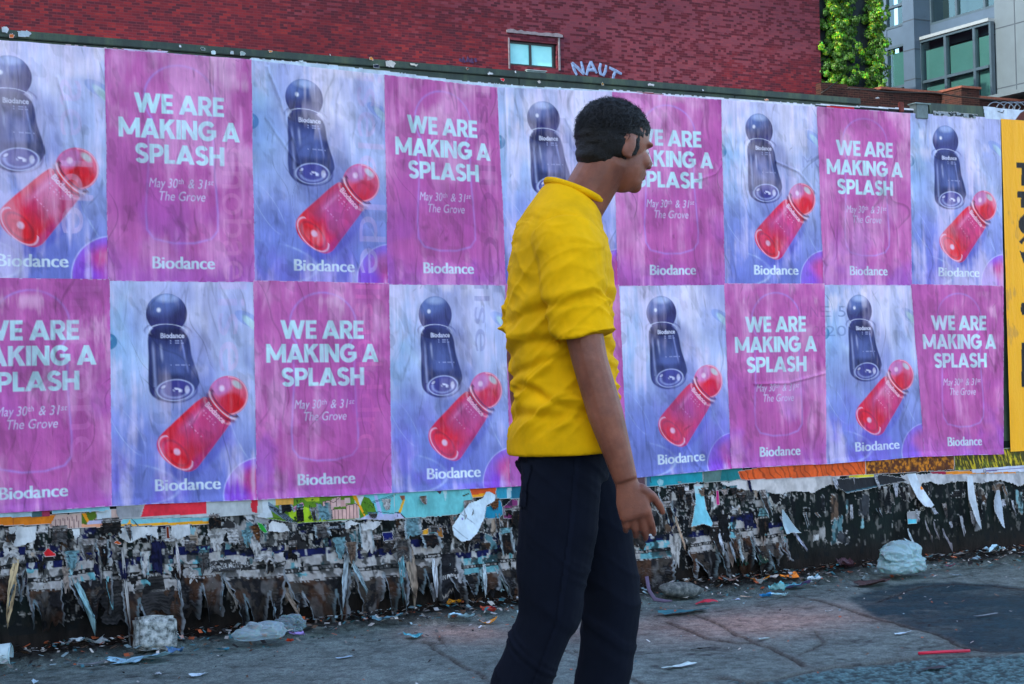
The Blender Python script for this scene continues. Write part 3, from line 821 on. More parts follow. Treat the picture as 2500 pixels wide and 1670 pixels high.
def art_bottles():
    n = fbm(PX * 3, PY * 1.5, 5, 4); n2 = fbm(PX * 9, PY * 4, 15, 4)
    t = np.clip(PY / 1.5 + .30 * (n - .5), 0, 1)
    b = over(np.zeros(PX.shape + (3,)), (192, 204, 244), np.ones_like(PX))
    b = over(b, (176, 196, 238), ss(.05, .35, t)); b = over(b, (146, 164, 226), ss(.40, .75, t) * .9); b = over(b, (104, 116, 202), ss(.66, 1.02, t) * .85)
    # light rays and splashes of water
    b = over(b, (222, 226, 250), .75 * np.exp(-((PX - .62 + .1 * (PY - .5)) / .13) ** 2) * ss(.95, .15, PY) * (0.4 + n2))
    b = over(b, (196, 222, 248), .6 * np.exp(-((erad(.44, .26, .36, .36) - 1) / .09) ** 2) * ss(.8, .2, PX) * n2 * 1.6)
    b = over(b, (126, 182, 226), .65 * np.exp(-(erad(.05, .42, .17, .38)) ** 2))
    b = over(b, (98, 120, 210), .55 * np.exp(-(erad(.28, 1.15, .34, .3)) ** 2) * (0.5 + n))
    for (cx, cy, rx, ry, ag) in ((.1, 1.36, .36, .14, .1), (.93, 1.0, .3, .1, 1.2), (.12, 1.0, .2, .06, 1.0)):
        b = over(b, (186, 214, 248), .55 * np.exp(-((erad(cx, cy, rx, ry, ag) - 1) / .045) ** 2) * ss(.25, .7, n2))
    # droplets cut by the edges
    e = erad(.0, .415, .06, .055); b = over(b, (62, 130, 176), ss(1.05, .95, e)); b = over(b, (120, 196, 222), ss(.7, .2, erad(.0, .395, .05, .03)))
    b = over(b, (188, 232, 236), .8 * ss(1.1, .7, erad(.96, .29, .085, .03, .75))); b = over(b, (110, 150, 222), .5 * ss(1.05, .9, erad(.95, .27, .11, .045, .5)) * ss(.6, 1., erad(.96, .29, .08, .03, .75)))
    # corner bubble
    e = erad(1.015, 1.47, .262, .262)
    b = over(b, (150, 96, 226), ss(1.0, .97, e)); b = over(b, (198, 78, 178), ss(.97, .55, e)); b = over(b, (120, 70, 224), .8 * ss(.9, .2, erad(.86, 1.46, .14, .17)))
    b = over(b, (206, 60, 110), .5 * ss(1, .3, erad(.98, 1.36, .14, .12))); b = over(b, (190, 196, 252), .8 * np.exp(-((e - .99) / .02) ** 2))
    masks = {}
    # --- blue bottle: ball cap, glass collar, tapered body, thick base
    cap = ss(1.03, .97, erad(.388, .228, .138, .132))
    body_pts = smooth_loop([(.272, .355), (.265, .53), (.262, .70), (.285, .775), (.36, .815), (.44, .822), (.53, .79), (.595, .715), (.598, .655), (.556, .52), (.522, .375), (.4, .305)], 8)
    body = pmask(body_pts)
    b = over(b, (60, 66, 160), .38 * ss(1.25, .9, erad(.50, .62, .2, .3)))
    g = erad(.388, .228, .138, .132)
    b = over(b, (42, 42, 98), cap); b = over(b, (96, 122, 186), cap * .85 * ss(.15, 1.0, erad(.44, .33, .2, .2)) * ss(1.2, .5, erad(.36, .13, .14, .13)))
    b = over(b, (176, 202, 244), cap * .8 * ss(.9, .2, erad(.39, .125, .12, .05))); b = over(b, (226, 238, 255), cap * ss(1, .3, erad(.335, .205, .02, .022)))
    b = over(b, (44, 40, 118), cap * .7 * ss(.2, .9, (PY - .22) / .12) * ss(1, .6, np.abs(PX - .42) / .12))
    b = over(b, (38, 48, 104), body)
    v = (PY - .35) / .45; cxl = .395 + .06 * v; hw = .128 + .045 * v; s = (PX - cxl) / hw
    b = over(b, (84, 104, 168), body * .8 * ss(.95, .2, np.abs(s)) * ss(.12, .4, v) * ss(1.0, .6, v))
    b = over(b, (26, 28, 78), body * ss(.58, .68, v) * .75 * ss(1.1, .4, np.abs(s)))
    b = over(b, (24, 24, 76), body * ss(.15, .12, v + .07 * s * s) * ss(-.1, 0, v))
    b = over(b, (170, 188, 240), body * .5 * np.exp(-((s + .82) / .07) ** 2) * ss(.1, .3, v)); b = over(b, (150, 168, 232), body * .55 * np.exp(-((s - .62) / .05) ** 2) * ss(.12, .2, v) * ss(.65, .5, v))
    b = over(b, (190, 206, 246), body * .5 * np.exp(-((s + .45) / .06) ** 2) * ss(.15, .25, v) * ss(.5, .35, v))
    for rr, col, al, wd in ((1.0, (206, 222, 250), .9, .05), (.80, (40, 40, 110), .8, .09), (1.22, (46, 44, 118), .55, .06)):
        b = over(b, col, al * np.exp(-((erad(.397, .352, .128, .052, .06) - rr) / wd) ** 2) * ss(.37, .33, PY - .05 * np.abs(PX - .4)))
    e = erad(.44, .742, .122, .07, -.05)
    b = over(b, (58, 56, 140), ss(1.05, .95, e)); b = over(b, (186, 204, 246), .85 * np.exp(-((e - 1.0) / .055) ** 2)); b = over(b, (44, 40, 116), .8 * np.exp(-((e - 1.2) / .07) ** 2) * (PY > .72))
    b = over(b, (158, 176, 232), .7 * np.exp(-((e - .72) / .1) ** 2) * (PY > .735)); b = over(b, (216, 226, 252), ss(1, .4, erad(.452, .742, .05, .02, .2)) * ss(.4, .6, fbm(PX * 40, PY * 40, 3, 2)) + .8 * ss(1, .5, erad(.36, .72, .022, .012, -.6)))
    b = over(b, (230, 236, 255), .6 * ss(1, .5, erad(.52, .74, .022, .035)))
    masks["bottle_print"] = [np.maximum(cap, body)]
    # --- red bottle lying on the slant
    ax, ay = .445, 1.155; bx_, by_ = .745, .865
    L = math.hypot(bx_ - ax, by_ - ay); ux, uy = (bx_ - ax) / L, (by_ - ay) / L
    al_ = (PX - ax) * ux + (PY - ay) * uy; ac = -(PX - ax) * uy + (PY - ay) * ux      # along (0 base .. L neck), across
    capc = (.80, .785); g = erad(capc[0], capc[1], .138, .134); cap = ss(1.03, .97, g)
    body_pts = smooth_loop([(.60, .81), (.47, .92), (.35, 1.03), (.315, 1.09), (.33, 1.165), (.40, 1.235), (.50, 1.285), (.565, 1.275), (.62, 1.215), (.72, 1.09), (.80, .985), (.81, .935), (.74, .84), (.66, .795)], 7)
    body = pmask(body_pts)
    b = over(b, (70, 70, 190), .5 * ss(1.2, .85, erad(.60, 1.12, .3, .13, -.78)) * (1 - body))
    b = over(b, (228, 84, 118), cap); b = over(b, (214, 10, 34), cap * ss(1.05, .6, erad(.825, .845, .115, .10, .3)))
    b = over(b, (196, 130, 196), cap * .8 * ss(1.1, .5, erad(.755, .72, .1, .07, -.5))); b = over(b, (240, 210, 236), cap * ss(1, .3, erad(.755, .735, .028, .03)))
    b = over(b, (188, 220, 224), cap * .8 * ss(1, .4, erad(.86, .71, .055, .03, .7))); b = over(b, (250, 190, 214), cap * .8 * np.exp(-((g - .96) / .04) ** 2) * (PX > .8))
    b = over(b, (206, 34, 74), body)
    b = over(b, (208, 64, 132), body * .85 * ss(.2, .55, al_ / L) * ss(.19, .06, np.abs(ac - .01))); b = over(b, (226, 12, 30), body * .9 * ss(.32, .12, al_ / L))
    b = over(b, (222, 16, 36), body * ss(.86, .95, al_ / L)); b = over(b, (226, 16, 34), body * .8 * ss(.085, .14, -ac)); b = over(b, (176, 40, 130), body * .6 * ss(.10, .15, ac))
    b = over(b, (236, 140, 190), body * .5 * np.exp(-((ac + .075) / .015) ** 2) * ss(.3, .5, al_ / L) * ss(.9, .7, al_ / L))
    ang = math.atan2(uy, ux) + math.pi / 2
    for off, col, al, wd in ((0.0, (120, 20, 60), .85, .10), (.022, (236, 214, 232), .9, .07), (.040, (90, 20, 60), .9, .08), (-.030, (240, 180, 200), .55, .06)):
        cx_, cy_ = ax + ux * (L + off), ay + uy * (L + off)
        e = erad(cx_, cy_, .122, .036, ang); fr = ((PX - cx_) * ux + (PY - cy_) * uy) < .008
        b = over(b, col, al * np.exp(-((e - 1) / (wd * 1.6)) ** 2) * fr)
    e = erad(ax - .01 * ux, ay - .01 * uy, .142, .075, ang)
    b = over(b, (230, 20, 40), ss(1.05, .95, e)); b = over(b, (240, 196, 226), .85 * np.exp(-((e - 1.0) / .05) ** 2) * ((PX - ax) * ux + (PY - ay) * uy < .03)); b = over(b, (176, 16, 44), .7 * np.exp(-((e - .75) / .09) ** 2))
    b = over(b, (236, 120, 190), .8 * np.exp(-((e - 1.22) / .05) ** 2) * ((PX - ax) * ux + (PY - ay) * uy < -.02) * body); b = over(b, (246, 190, 216), ss(1, .4, erad(ax, ay, .034, .028, ang)))
    masks["bottle_print"].append(np.maximum(cap, body))
    # --- lettering on the bottles and the brand line
    small = text_mask([("Biodance", .345, .505, .392, .032, 0, .02)])
    b = over(b, (214, 226, 250), small * .95)
    for (yy, xa, xb_) in ((.412, .37, .49), (.428, .36, .50), (.575, .37, .54)):
        b = over(b, (176, 192, 238), .5 * ss(.006, .003, np.abs(PY - yy - .05 * (PX - .42) ** 2)) * (PX > xa) * (PX < xb_) * (fbm(PX * 90, 0 * PX, 4, 1) > .42))
    t = text_tris("Biodance", 0, .02); t[..., 0] -= t[..., 0].min(); t[..., 0] /= t[..., 0].max()
    vx, vy = -uy, ux
    p0 = (ax + ux * L * .84 - vx * .088, ay + uy * L * .84 - vy * .088)
    polys = [[((p0[0] + vx * q[0] * .176 + ux * q[1] * .036) * GX, (p0[1] + vy * q[0] * .176 + uy * q[1] * .036) * GY / 1.5) for q in tr] for tr in t]
    b = over(b, (250, 214, 232), .9 * down(raster((GY, GX), polys)))
    for f_, w_ in ((.77, .07), (.72, .06), (.45, .085)):
        b = over(b, (236, 170, 214), .5 * ss(.006, .003, np.abs(al_ - L * f_)) * (np.abs(ac) < w_) * (fbm(ac * 90, 0 * PX, 8, 1) > .42))
    lg = text_mask([logo_lines(.30, .735, 1.413)], 2)
    b = over(b, (214, 238, 250), lg * .98)
    masks["logo_print"] = [lg]
    return b, masks

def art_splash():
    n = fbm(PX * 3, PY * 1.6, 25, 4); n2 = fbm(PX * 12, PY * 3, 35, 4)
    b = over(np.zeros(PX.shape + (3,)), (190, 92, 172), np.ones_like(PX))
    b = over(b, (206, 116, 190), ss(.3, .75, n)); b = over(b, (170, 70, 156), ss(.55, .2, n2) * .5)
    b = over(b, (158, 84, 200), .5 * ss(1.2, 1.5, PY + .3 * (n - .5)))
    # faint outline of the bottle
    ol = [(.50 + .243 * math.cos(a), .30 - .222 * math.sin(a)) for a in np.linspace(math.radians(-38), math.radians(218), 26)]
    ol = ol[::-1]
    loop = ol + [(.725, .56), (.722, .66), (.735, .85), (.748, 1.06), (.745, 1.16), (.70, 1.215), (.58, 1.245), (.44, 1.247), (.31, 1.22), (.265, 1.16), (.258, 1.04), (.272, .85), (.285, .66), (.28, .56)]
    sides = seg_dist(PX, PY, ol); low = seg_dist(PX, PY, loop[len(ol):]); j1 = seg_dist(PX, PY, [ol[-1], loop[len(ol)]]); j2 = seg_dist(PX, PY, [loop[-1], ol[0]])
    d = np.minimum(np.minimum(sides, low), np.minimum(j1, j2))
    b = over(b, (176, 140, 236), .62 * np.exp(-(d / .008) ** 2))
    masks = {}
    polys = []
    for s, x0, x1, yb, cap in (("WE ARE", .193, .797, .398, .124), ("MAKING A", .088, .905, .563, .124), ("SPLASH", .193, .795, .726, .122)):
        g, w = headline(s); polys += place(g, x0, yb, cap, x1, w)
    hr = raster((GY, GX), polys)
    for ax_ in (0, 1): hr = hr | np.roll(hr, 2, ax_) | np.roll(hr, -2, ax_)
    hm = down(hr)
    b = over(b, (190, 226, 248), hm)
    dm = text_mask([("May 30", .282, .475, .884, .060, .22, 0.0), ("th", .480, .515, .858, .036, .22, 0.0), ("& 31", .545, .675, .884, .060, .22, 0.0), ("st", .68, .722, .858, .036, .22, 0.0), ("The Grove", .350, .662, .968, .060, .22, 0.0)])
    b = over(b, (200, 204, 242), dm * .9)
    lg = text_mask([logo_lines(.30, .718, 1.413)], 2)
    b = over(b, (196, 222, 246), lg * .95)
    masks["headline_print"] = [hm]; masks["date_print"] = [dm]; masks["logo_print"] = [lg]
    return b, masks
ART = {"bottles": art_bottles(), "splash": art_splash()}

CREASES = []
for pts, h in (([(140, 190), (160, 250), (176, 330), (196, 430)], .006), ([(652, 165), (672, 215), (694, 280), (716, 345), (735, 420)], .007), ([(650, 290), (690, 350), (725, 400)], .004), ([(160, 480), (165, 620)], .003),
               ([(1420, 330), (1450, 365), (1485, 395)], .005), ([(1400, 370), (1440, 410), (1470, 450)], .005), ([(1895, 395), (1950, 420), (1990, 470)], .005), ([(1700, 440), (1745, 425), (1760, 400)], .004),
               ([(1840, 938), (1925, 935), (2010, 912)], .006), ([(800, 160), (805, 300)], .003), ([(400, 690), (415, 900), (418, 1100)], .004), ([(520, 150), (512, 420)], .003), ([(1670, 1080), (1700, 1130), (1730, 1165)], .004), ([(985, 700), (1000, 900)], .003), ([(1100, 300), (1090, 560)], .003), ([(2330, 720), (2310, 900), (2340, 1050)], .004)):
    CREASES.append(([(float(at_y(x, y, -.016)[0]), float(at_y(x, y, -.016)[2])) for x, y in pts], h))
def paper_relief(X, Z, seed):
    """how far pasted paper stands off the boards: shared by neighbours, so sheets never cross"""
    w = X + .03 * (fbm(X * 3, Z * 2, 90, 3) - .5)
    a = .0050 * (fbm(w * 13, Z * 1.7, 91, 3) - .5) + .0032 * ridge(w * 9 + Z * 1.2, Z * 1.5, 92, 3)
    a = a + .0016 * ridge(X * 22 + .6 * Z * 8, Z * 6, 93, 2) * ss(.45, .7, fbm(X * 1.7, Z * 1.7, 94, 3))
    a = a + .0012 * (fbm(X * 70, Z * 12, 95, 2) - .5)
    a = a + .0030 * ridge(X * 6 + Z * 5, Z * 4 - X * 5, 96, 3) * ss(.5, .72, fbm(X * 1.3 + 4, Z * 1.3, 97, 3))
    if np.max(Z) > .6:
        for pts, h in CREASES:
            d = seg_dist(X + .01 * (fbm(X * 20, Z * 20, 98, 2) - .5), Z, pts); a = a + h * np.exp(-(d / .007) ** 2)
    return a
M_POSTER = painted("pasted_poster_paper", 0.5, 0.22, ((26, 0.45, (1, 1, .16)), (110, 0.3, (1, 1, .3))))

TOP = [(257, 121), (611.6, 148), (939, 185), (1212, 215), (1495, 226), (1758, 245), (1994, 262), (2220, 278), (2441, 290)]
MID = [(265, 684), (619, 687), (948, 693), (1234, 695), (1509, 697), (1768, 694), (2011, 694), (2224, 695.5), (2448, 699)]
BOT = [(270, 1233), (628, 1218), (954, 1202), (1247, 1186), (1531, 1167), (1786, 1142), (2016, 1131), (2258, 1113), (2448, 1107)]
def wall_pt(p, Y=-0.016):
    q = at_y(p[0], p[1], Y); return np.array([q[0], q[2]])
TOP, MID, BOT = ([wall_pt(p) for p in r] for r in (TOP, MID, BOT))
for r, z in ((TOP, TOP[0][1] + .004), (MID, MID[0][1] + .002), (BOT, BOT[0][1] - .004)):
    r.insert(0, np.array([r[0][0] - .61, z]))
GHOST = {}
def ghost(kind, *args):
    key = (kind,) + args
    if key not in GHOST: GHOST[key] = turned_mask(*args) if kind == "turned" else text_mask([args])
    return GHOST[key]
def make_poster(col, row, kind, label, ghosts=()):
    seed = 100 + col * 7 + row * 53
    (A, B), (C_, D_) = ((TOP[col], TOP[col + 1]), (MID[col], MID[col + 1])) if row == 0 else ((MID[col], MID[col + 1]), (BOT[col], BOT[col + 1]))
    u = np.linspace(0, 1, PNX)[None, :]; v = np.linspace(0, 1, PNY)[:, None]
    lap = .006
    uu = u * (1 + 2 * lap) - lap; vv = v * (1 + .008) - .004
    X = A[0] * (1 - uu) * (1 - vv) + B[0] * uu * (1 - vv) + C_[0] * (1 - uu) * vv + D_[0] * uu * vv
    Z = A[1] * (1 - uu) * (1 - vv) + B[1] * uu * (1 - vv) + C_[1] * (1 - uu) * vv + D_[1] * uu * vv
    edge = .004 * (fbm(X * 5, Z * 5, seed, 3) - .5)
    X = X + edge * (np.abs(2 * u - 1) ** 8); Z = Z + edge * (np.abs(2 * v - 1) ** 8) * 1.2
    rel = paper_relief(X, Z, 0)
    Y = -.016 - .0016 * ((col + row) % 2) - .0008 * row - rel
    if row == 1: Y = Y - .010 * ss(.965, 1.0, v) * fbm(X * 4, 0 * X, 71, 3)          # loose lower edge
    else: Y = Y - .003 * ss(.03, 0, v) * fbm(X * 6, 0 * X, 72, 3)
    art, masks = ART[kind]
    c = art.copy()
    # what the paste did: pale dried runs, violet wet patches, the older bill showing through; painted glare added after
    w = .6 * fbm(X * 13 + 2 * fbm(X * 5, Z * 3, seed + 3, 3), Z * 4.6, seed + 1, 4) + .4 * fbm(X * 7 + Z * 2, Z * 6, seed + 31, 4); big = fbm(X * 2.6, Z * 2.2, seed + 2, 4); st = fbm(X * 42, Z * 3.0, seed + 5, 3)
    for gk in ghosts:
        shade, al, args = gk[0], gk[1], gk[2:]
        c = over(c, shade, ghost(*args) * al * (.5 + w))
    pale = ss(.49, .66, .55 * w + .45 * big + .22 * (st - .5))
    c = over(c, (222, 216, 246) if kind == "bottles" else (222, 160, 216), .56 * pale)
    deep = ss(.52, .36, .5 * w + .5 * big)
    c = over(c, (100, 118, 190) if kind == "bottles" else (172, 74, 160), (.40 if kind == 'bottles' else .55) * deep)
    bo = np.zeros_like(PX)
    for nm_, ms_ in masks.items():
        for m_ in ms_: bo = np.maximum(bo, m_ * (.66 if nm_ == 'bottle_print' else .9))
    clean = c.copy() * 0 + art
    vio = ss(.53, .72, fbm(X * 5, Z * 4, seed + 9, 4)) * ss(.3, 1, v if row == 1 else v * .8)
    c = over(c, (128, 84, 226) if kind == "bottles" else (150, 78, 206), (.40 if kind == 'bottles' else .55) * vio)
    hl = ss(.62 - .07 * (row == 0), .78, fbm(X * 7 + st, Z * 5, seed + 12, 4)) * ss(.75, 0, v)  # white sheen painted into the sheet colour, wider on the upper row
    c = over(c, (240, 238, 252) if kind == "bottles" else (232, 184, 226), .6 * hl)
    fade = bo * (.62 + .5 * (big - .3)); fade = np.clip(fade, 0, .92)
    c = c * (1 - fade)[..., None] + clean * fade[..., None]
    cr = ridge(X * 20 + 3 * fbm(X * 4, Z * 4, seed + 7, 2), Z * 2.6, seed + 8, 2)
    ft = fbm(X * 120, Z * 9, seed + 15, 2); crk = ridge(X * 9 + 5 * fbm(X * 3, Z * 3, seed + 17, 2), Z * 1.3 + X * 2, seed + 18, 2)
    c = c * (1 - .30 * ss(.55, .95, cr))[..., None] * (1 + .26 * (st - .5) + .20 * (ft - .5) + .55 * (fbm(X * 9, Z * 9, seed + 19, 4) - .5) - .16 * ss(.58, .7, fbm(X * 24 + Z * 9, Z * 13, seed + 23, 3)))[..., None] * (1 - .35 * ss(.78, .97, crk))[..., None]
    c = over(c, (236, 232, 252) if kind == "bottles" else (236, 190, 228), .18 * ss(.66, .84, ft * .5 + st * .5) * ss(.4, .6, big))
    c = c * np.array([1.16, .97, .90] if kind == 'bottles' else [1.12, 1.03, .86])          # warm ink and paste tone
    # white cut edge of the sheet
    ew = np.maximum(ss(.006, .001, np.minimum(u, 1 - u) + 0 * v), ss(.005, .001, np.minimum(v, 1 - v) + 0 * u)) * (fbm(X * 60, Z * 60, seed + 4, 2) > .55)
    c = over(c, (216, 214, 240), .5 * ew)
    V = np.stack([X, Y, Z], -1).reshape(-1, 3); CC = np.clip(c, .003, .92).reshape(-1, 3)
    F = grid_faces(PNY, PNX)
    own = np.zeros(len(F), int); names = []
    for nm, ms in masks.items():
        for m in ms:
            fm = (m[:-1, :-1] + m[1:, :-1] + m[:-1, 1:] + m[1:, 1:]).ravel() / 4
            names.append(nm); own[(fm > (.5 if nm == "bottle_print" else .3))] = len(names)
    org = np.array([(A[0] + B[0]) / 2, -.016, C_[1]])
    root = empty("poster", org)
    tag(root, label, "poster", "pink headline posters" if kind == "splash" else "bottle posters")
    sv, sq, sc = sub_mesh(V, F[own == 0], CC)
    o = np_mesh("paper_sheet", sv - org, sq, sc, M_POSTER, root)
    for i, nm in enumerate(names):
        if not (own == i + 1).any(): continue
        sv, sq, sc = sub_mesh(V, F[own == i + 1], CC)
        o = np_mesh(nm, sv - org, sq, sc, M_POSTER, root)
        if nm == "bottle_print": o["label"] = "printed dark blue bottle" if i == 0 else "printed red bottle"
    return root
LT, DK = (214, 196, 240), (92, 98, 170)
PLIST = [
 (0, 0, "bottles", "blue bottle poster cut off by the left photo edge, upper row", [(LT, .5, "turned", "ae lde", .70, .22, 1.2, .2, 0)]),
 (1, 0, "splash", "pink splash poster in upper row, beside the bottle poster cut off on the left", [((226, 150, 206), .32, "turned", "dnobae", .78, .6, 1.48, .2, 0)]),
 (2, 0, "bottles", "bottle poster with white glare and black creases, upper row, second bottle poster from the left", [(LT, .55, "turned", "isele lde", .78, .02, 1.42, .2, 0)]),
 (3, 0, "splash", "pink splash poster in upper row, just left of the walking man's back", [((130, 60, 130), .45, "turned", "isoliCO", .80, .05, 1.48, .15, 0)]),
 (4, 0, "bottles", "bottle poster half hidden by the man's chest, grey letters showing through", [((76, 92, 150), .45, "text", "AR", .40, .93, .46, .24, 0, .05)]),
 (5, 0, "splash", "pink splash poster in upper row, overlapped by the man's face", []),
 (6, 0, "bottles", "bottle poster in upper row right of the man, second from the yellow poster", [(DK, .35, "text", "MO", .82, 1.06, .52, .10, 0, 0)]),
 (7, 0, "splash", "pink splash poster in upper row, nearest to the yellow poster", []),
 (8, 0, "bottles", "bottle poster in upper row touching the yellow poster", []),
 (0, 1, "splash", "pink splash poster cut off by the left photo edge, lower row", [((214, 120, 200), .5, "turned", "liseone", .74, .05, 1.2, .2, 0)]),
 (1, 1, "bottles", "bottle poster with ghostly letters top right, lower row, leftmost bottle poster of that row", [(LT, .5, "turned", "lise", .74, .02, .62, .2, 0)]),
 (2, 1, "splash", "pink splash poster in lower row with dark violet stain, above the green map poster", [((222, 110, 190), .5, "turned", "lisaelddrd", .74, .02, 1.2, .2, 0)]),
 (3, 1, "bottles", "bottle poster in lower row whose red cap touches the man's back", [(DK, .4, "turned", "ilse", .72, .0, .5, .13, 0)]),
 (4, 1, "splash", "pink splash poster mostly hidden behind the man's yellow shirt", []),
 (5, 1, "bottles", "bottle poster in lower row just right of the man's waist", [(DK, .3, "text", "21", -.02, .12, .30, .10, 0, 0)]),
 (6, 1, "splash", "pink splash poster in lower row with a fold line, above the orange wood-grain strip", [((120, 70, 130), .4, "text", "JUNE", .70, 1.0, .28, .09, 0, 0), ((120, 70, 130), .35, "text", "20", .88, 1.02, .44, .085, 0, 0)]),
 (7, 1, "bottles", "bottle poster in lower row with faint date digits at its top left", [((70, 96, 150), .55, "text", "E 5-7", .0, .42, .28, .09, 0, 0), ((70, 96, 150), .5, "text", "20", .02, .24, .44, .085, 0, 0)]),
 (8, 1, "splash", "pink splash poster in lower row touching the yellow poster", []),
]
for a in PLIST: make_poster(*a)

# the yellow poster at the right edge, heavy black letters turned a quarter
def yellow_poster():
    nx, ny = 150, 300
    z1 = at_y(2441, 290, -.018)[2]; z0 = at_y(2448, 1104, -.018)[2]; x0 = TOP[9][0] + .004; x1 = x0 + .62
    X, Z = np.meshgrid(np.linspace(x0, x1, nx), np.linspace(z1, z0, ny))
    Y = -.0195 - paper_relief(X, Z, 0)
    c = lin((255, 178, 28))[None, None] * np.ones(X.shape + (1,))
    sc = ss(.62, .76, fbm(X * 26, Z * 9, 303, 4)) * ss(.4, .6, fbm(X * 4, Z * 3, 304, 3))
    c = c * (1 - .5 * sc[..., None]) + lin((186, 132, 70)) * .5 * sc[..., None]
    c = c * (1 + .12 * (fbm(X * 30, Z * 4, 305, 3) - .5))[..., None]
    px, py = photo_px(X, Y, Z)
    # black letters, read from the side of the sheet: P, R, O, S, V above; J, L below (most of each runs off the picture)
    def band(pts): return in_poly(px, py, [(2380 + x / 196 * 120, 220 + y / 1568 * 960) for x, y in pts])
    k = np.zeros(X.shape, bool)
    k |= band([(166, 288), (300, 288), (300, 312), (166, 312)]) | band([(192, 288), (204, 288), (204, 380), (186, 380), (186, 312)]) | band([(250, 312), (300, 312), (300, 380), (250, 380)])
    k |= band([(170, 402), (300, 402), (300, 428), (170, 428)]) | band([(184, 428), (204, 428), (204, 468), (184, 468)]) | band([(240, 428), (300, 428), (300, 468), (240, 468)])
    e = np.hypot((px - (2380 + 218 / 196 * 120)) / 27, (py - (220 + 535 / 1568 * 960)) / 27); k |= (e < 1.0) & (e > .42)
    k |= band([(176, 604), (206, 574), (330, 640), (330, 668), (200, 596), (188, 616)])
    k |= band([(178, 640), (198, 648), (330, 700), (330, 730), (194, 690)])
    k |= band([(186, 850), (330, 850), (330, 898), (190, 898), (182, 876)])
    k |= band([(186, 1006), (250, 1006), (250, 1186), (186, 1186)]) | band([(250, 1150), (330, 1150), (330, 1186), (250, 1186)])
    c = np.where(k[..., None], lin((26, 24, 26)) * (0.8 + .6 * fbm(X * 40, Z * 40, 306, 3)[..., None]), c)
    F = grid_faces(ny, nx); V = np.stack([X, Y, Z], -1).reshape(-1, 3); C = np.clip(c, 0, 1).reshape(-1, 3)
    fk = (k[:-1, :-1] & k[1:, 1:]).ravel()
    org = np.array([x0, -.02, z0]); root = empty("poster", org)
    tag(root, "bright yellow poster with heavy black sideways letters at the right edge", "poster")
    for nm, sel in (("paper_sheet", ~fk), ("lettering_print", fk)):
        a, b, d = sub_mesh(V, F[sel], C); np_mesh(nm, a - org, b, d, M_POSTER, root)
yellow_poster()
# ================================================================== OLD BILLS under the new posters, surveyed on the photo
M_OLD = painted("old_bill_paper", 0.6, 0.2, ((60, 0.3, (1, 1, .4)),))
M_TORN = painted("torn_paper", 0.8, 0.12, ((90, 0.35, (1, 1, .5)),))
def bill(outline, base, label, paints=(), y0=-.011, lift=0.0, jag=0.0, res=.0035, name="old_poster", cat="old poster", group=None, mat=None, dirt=.25, tex=None, curl=0.0, pw=1.6):
    """a sheet on the fence: outline and printed shapes given as photo pixels, built where they lie on the boards"""
    P = [at_y(x, y, y0) for x, y in outline]; P2 = [(p[0], p[2]) for p in P]
    x0, x1 = min(p[0] for p in P2) - res, max(p[0] for p in P2) + res
    z0, z1 = min(p[1] for p in P2) - res, max(p[1] for p in P2) + res
    nx, nz = max(3, int((x1 - x0) / res) + 1), max(3, int((z1 - z0) / res) + 1)
    X, Z = np.meshgrid(np.linspace(x0, x1, nx), np.linspace(z1, z0, nz))
    seed = int(abs(outline[0][0] * 7 + outline[0][1] * 13)) % 9973
    jx = jag * (fbm(X * 60, Z * 60, seed, 3) - .5) * 2; jz = jag * (fbm(X * 60, Z * 60, seed + 5, 3) - .5) * 2.6
    ins = in_poly(X + jx, Z + jz, P2)
    px, py = photo_px(X, y0, Z)
    c = np.ones(X.shape + (1,)) * lin(base)
    for pts, col in paints:
        if isinstance(pts, tuple) and pts[0] == "line":
            m = seg_dist(px, py, pts[2]) < pts[1]
        else: m = in_poly(px, py, pts)
        c = np.where(m[..., None], lin(col), c)
    if tex is not None: c = tex(c, X, Z, px, py)
    d = fbm(X * 22, Z * 14, seed + 8, 5)
    c = c * (1 - dirt * ss(.35, .75, d))[..., None] * (1 + .25 * (fbm(X * 90, Z * 60, seed + 2, 2) - .5))[..., None]
    if jag:   # white torn fibre along the edge
        dd = np.minimum(np.minimum(np.roll(ins, 1, 0), np.roll(ins, -1, 0)), np.minimum(np.roll(ins, 1, 1), np.roll(ins, -1, 1)))
        c = np.where((ins & ~dd)[..., None], lin((190, 188, 184)), c)
    t = np.clip((z1 - Z) / (z1 - z0), 0, 1); u = (X - x0) / (x1 - x0) - .5
    Y = y0 - paper_relief(X, Z, 0) * .8 - lift * t ** pw - .006 * lift * 10 * (fbm(X * 20, Z * 20, seed, 2) - .5) + curl * (2 * u) ** 2 * t
    F = grid_faces(nz, nx)
    keep = (ins[:-1, :-1] & ins[1:, 1:] & ins[1:, :-1] & ins[:-1, 1:]).ravel()
    if not keep.any(): return None
    V = np.stack([X, Y, Z], -1).reshape(-1, 3)
    a, b, d = sub_mesh(V, F[keep], np.clip(c, .002, .9).reshape(-1, 3))
    org = np.array([P2[0][0], y0, P2[0][1]])
    o = np_mesh(name, a - org, b, d, mat or M_OLD); o.location = org
    return tag(o, label, cat, group)
S5 = lambda pts: [(x / 3.2, 1180 + y / 3.2) for x, y in pts]                    # blow-ups used while surveying
S4 = lambda pts: [(300 + x / 6.03, 1220 + y / 6.03) for x, y in pts]
SM = lambda pts: [(620 + x / 5.406, 1190 + y / 5.406) for x, y in pts]
S6 = lambda pts: [(940 + x / 5.228, 1180 + y / 5.228) for x, y in pts]
S8 = lambda pts: [(1500 + x / 4.752, 1150 + y / 4.752) for x, y in pts]
S9 = lambda pts: [(1900 + x / 2.528, 1050 + y / 2.528) for x, y in pts]
GB = "older bills showing under the posters"
def hatch(c, X, Z, px, py): 
    return c
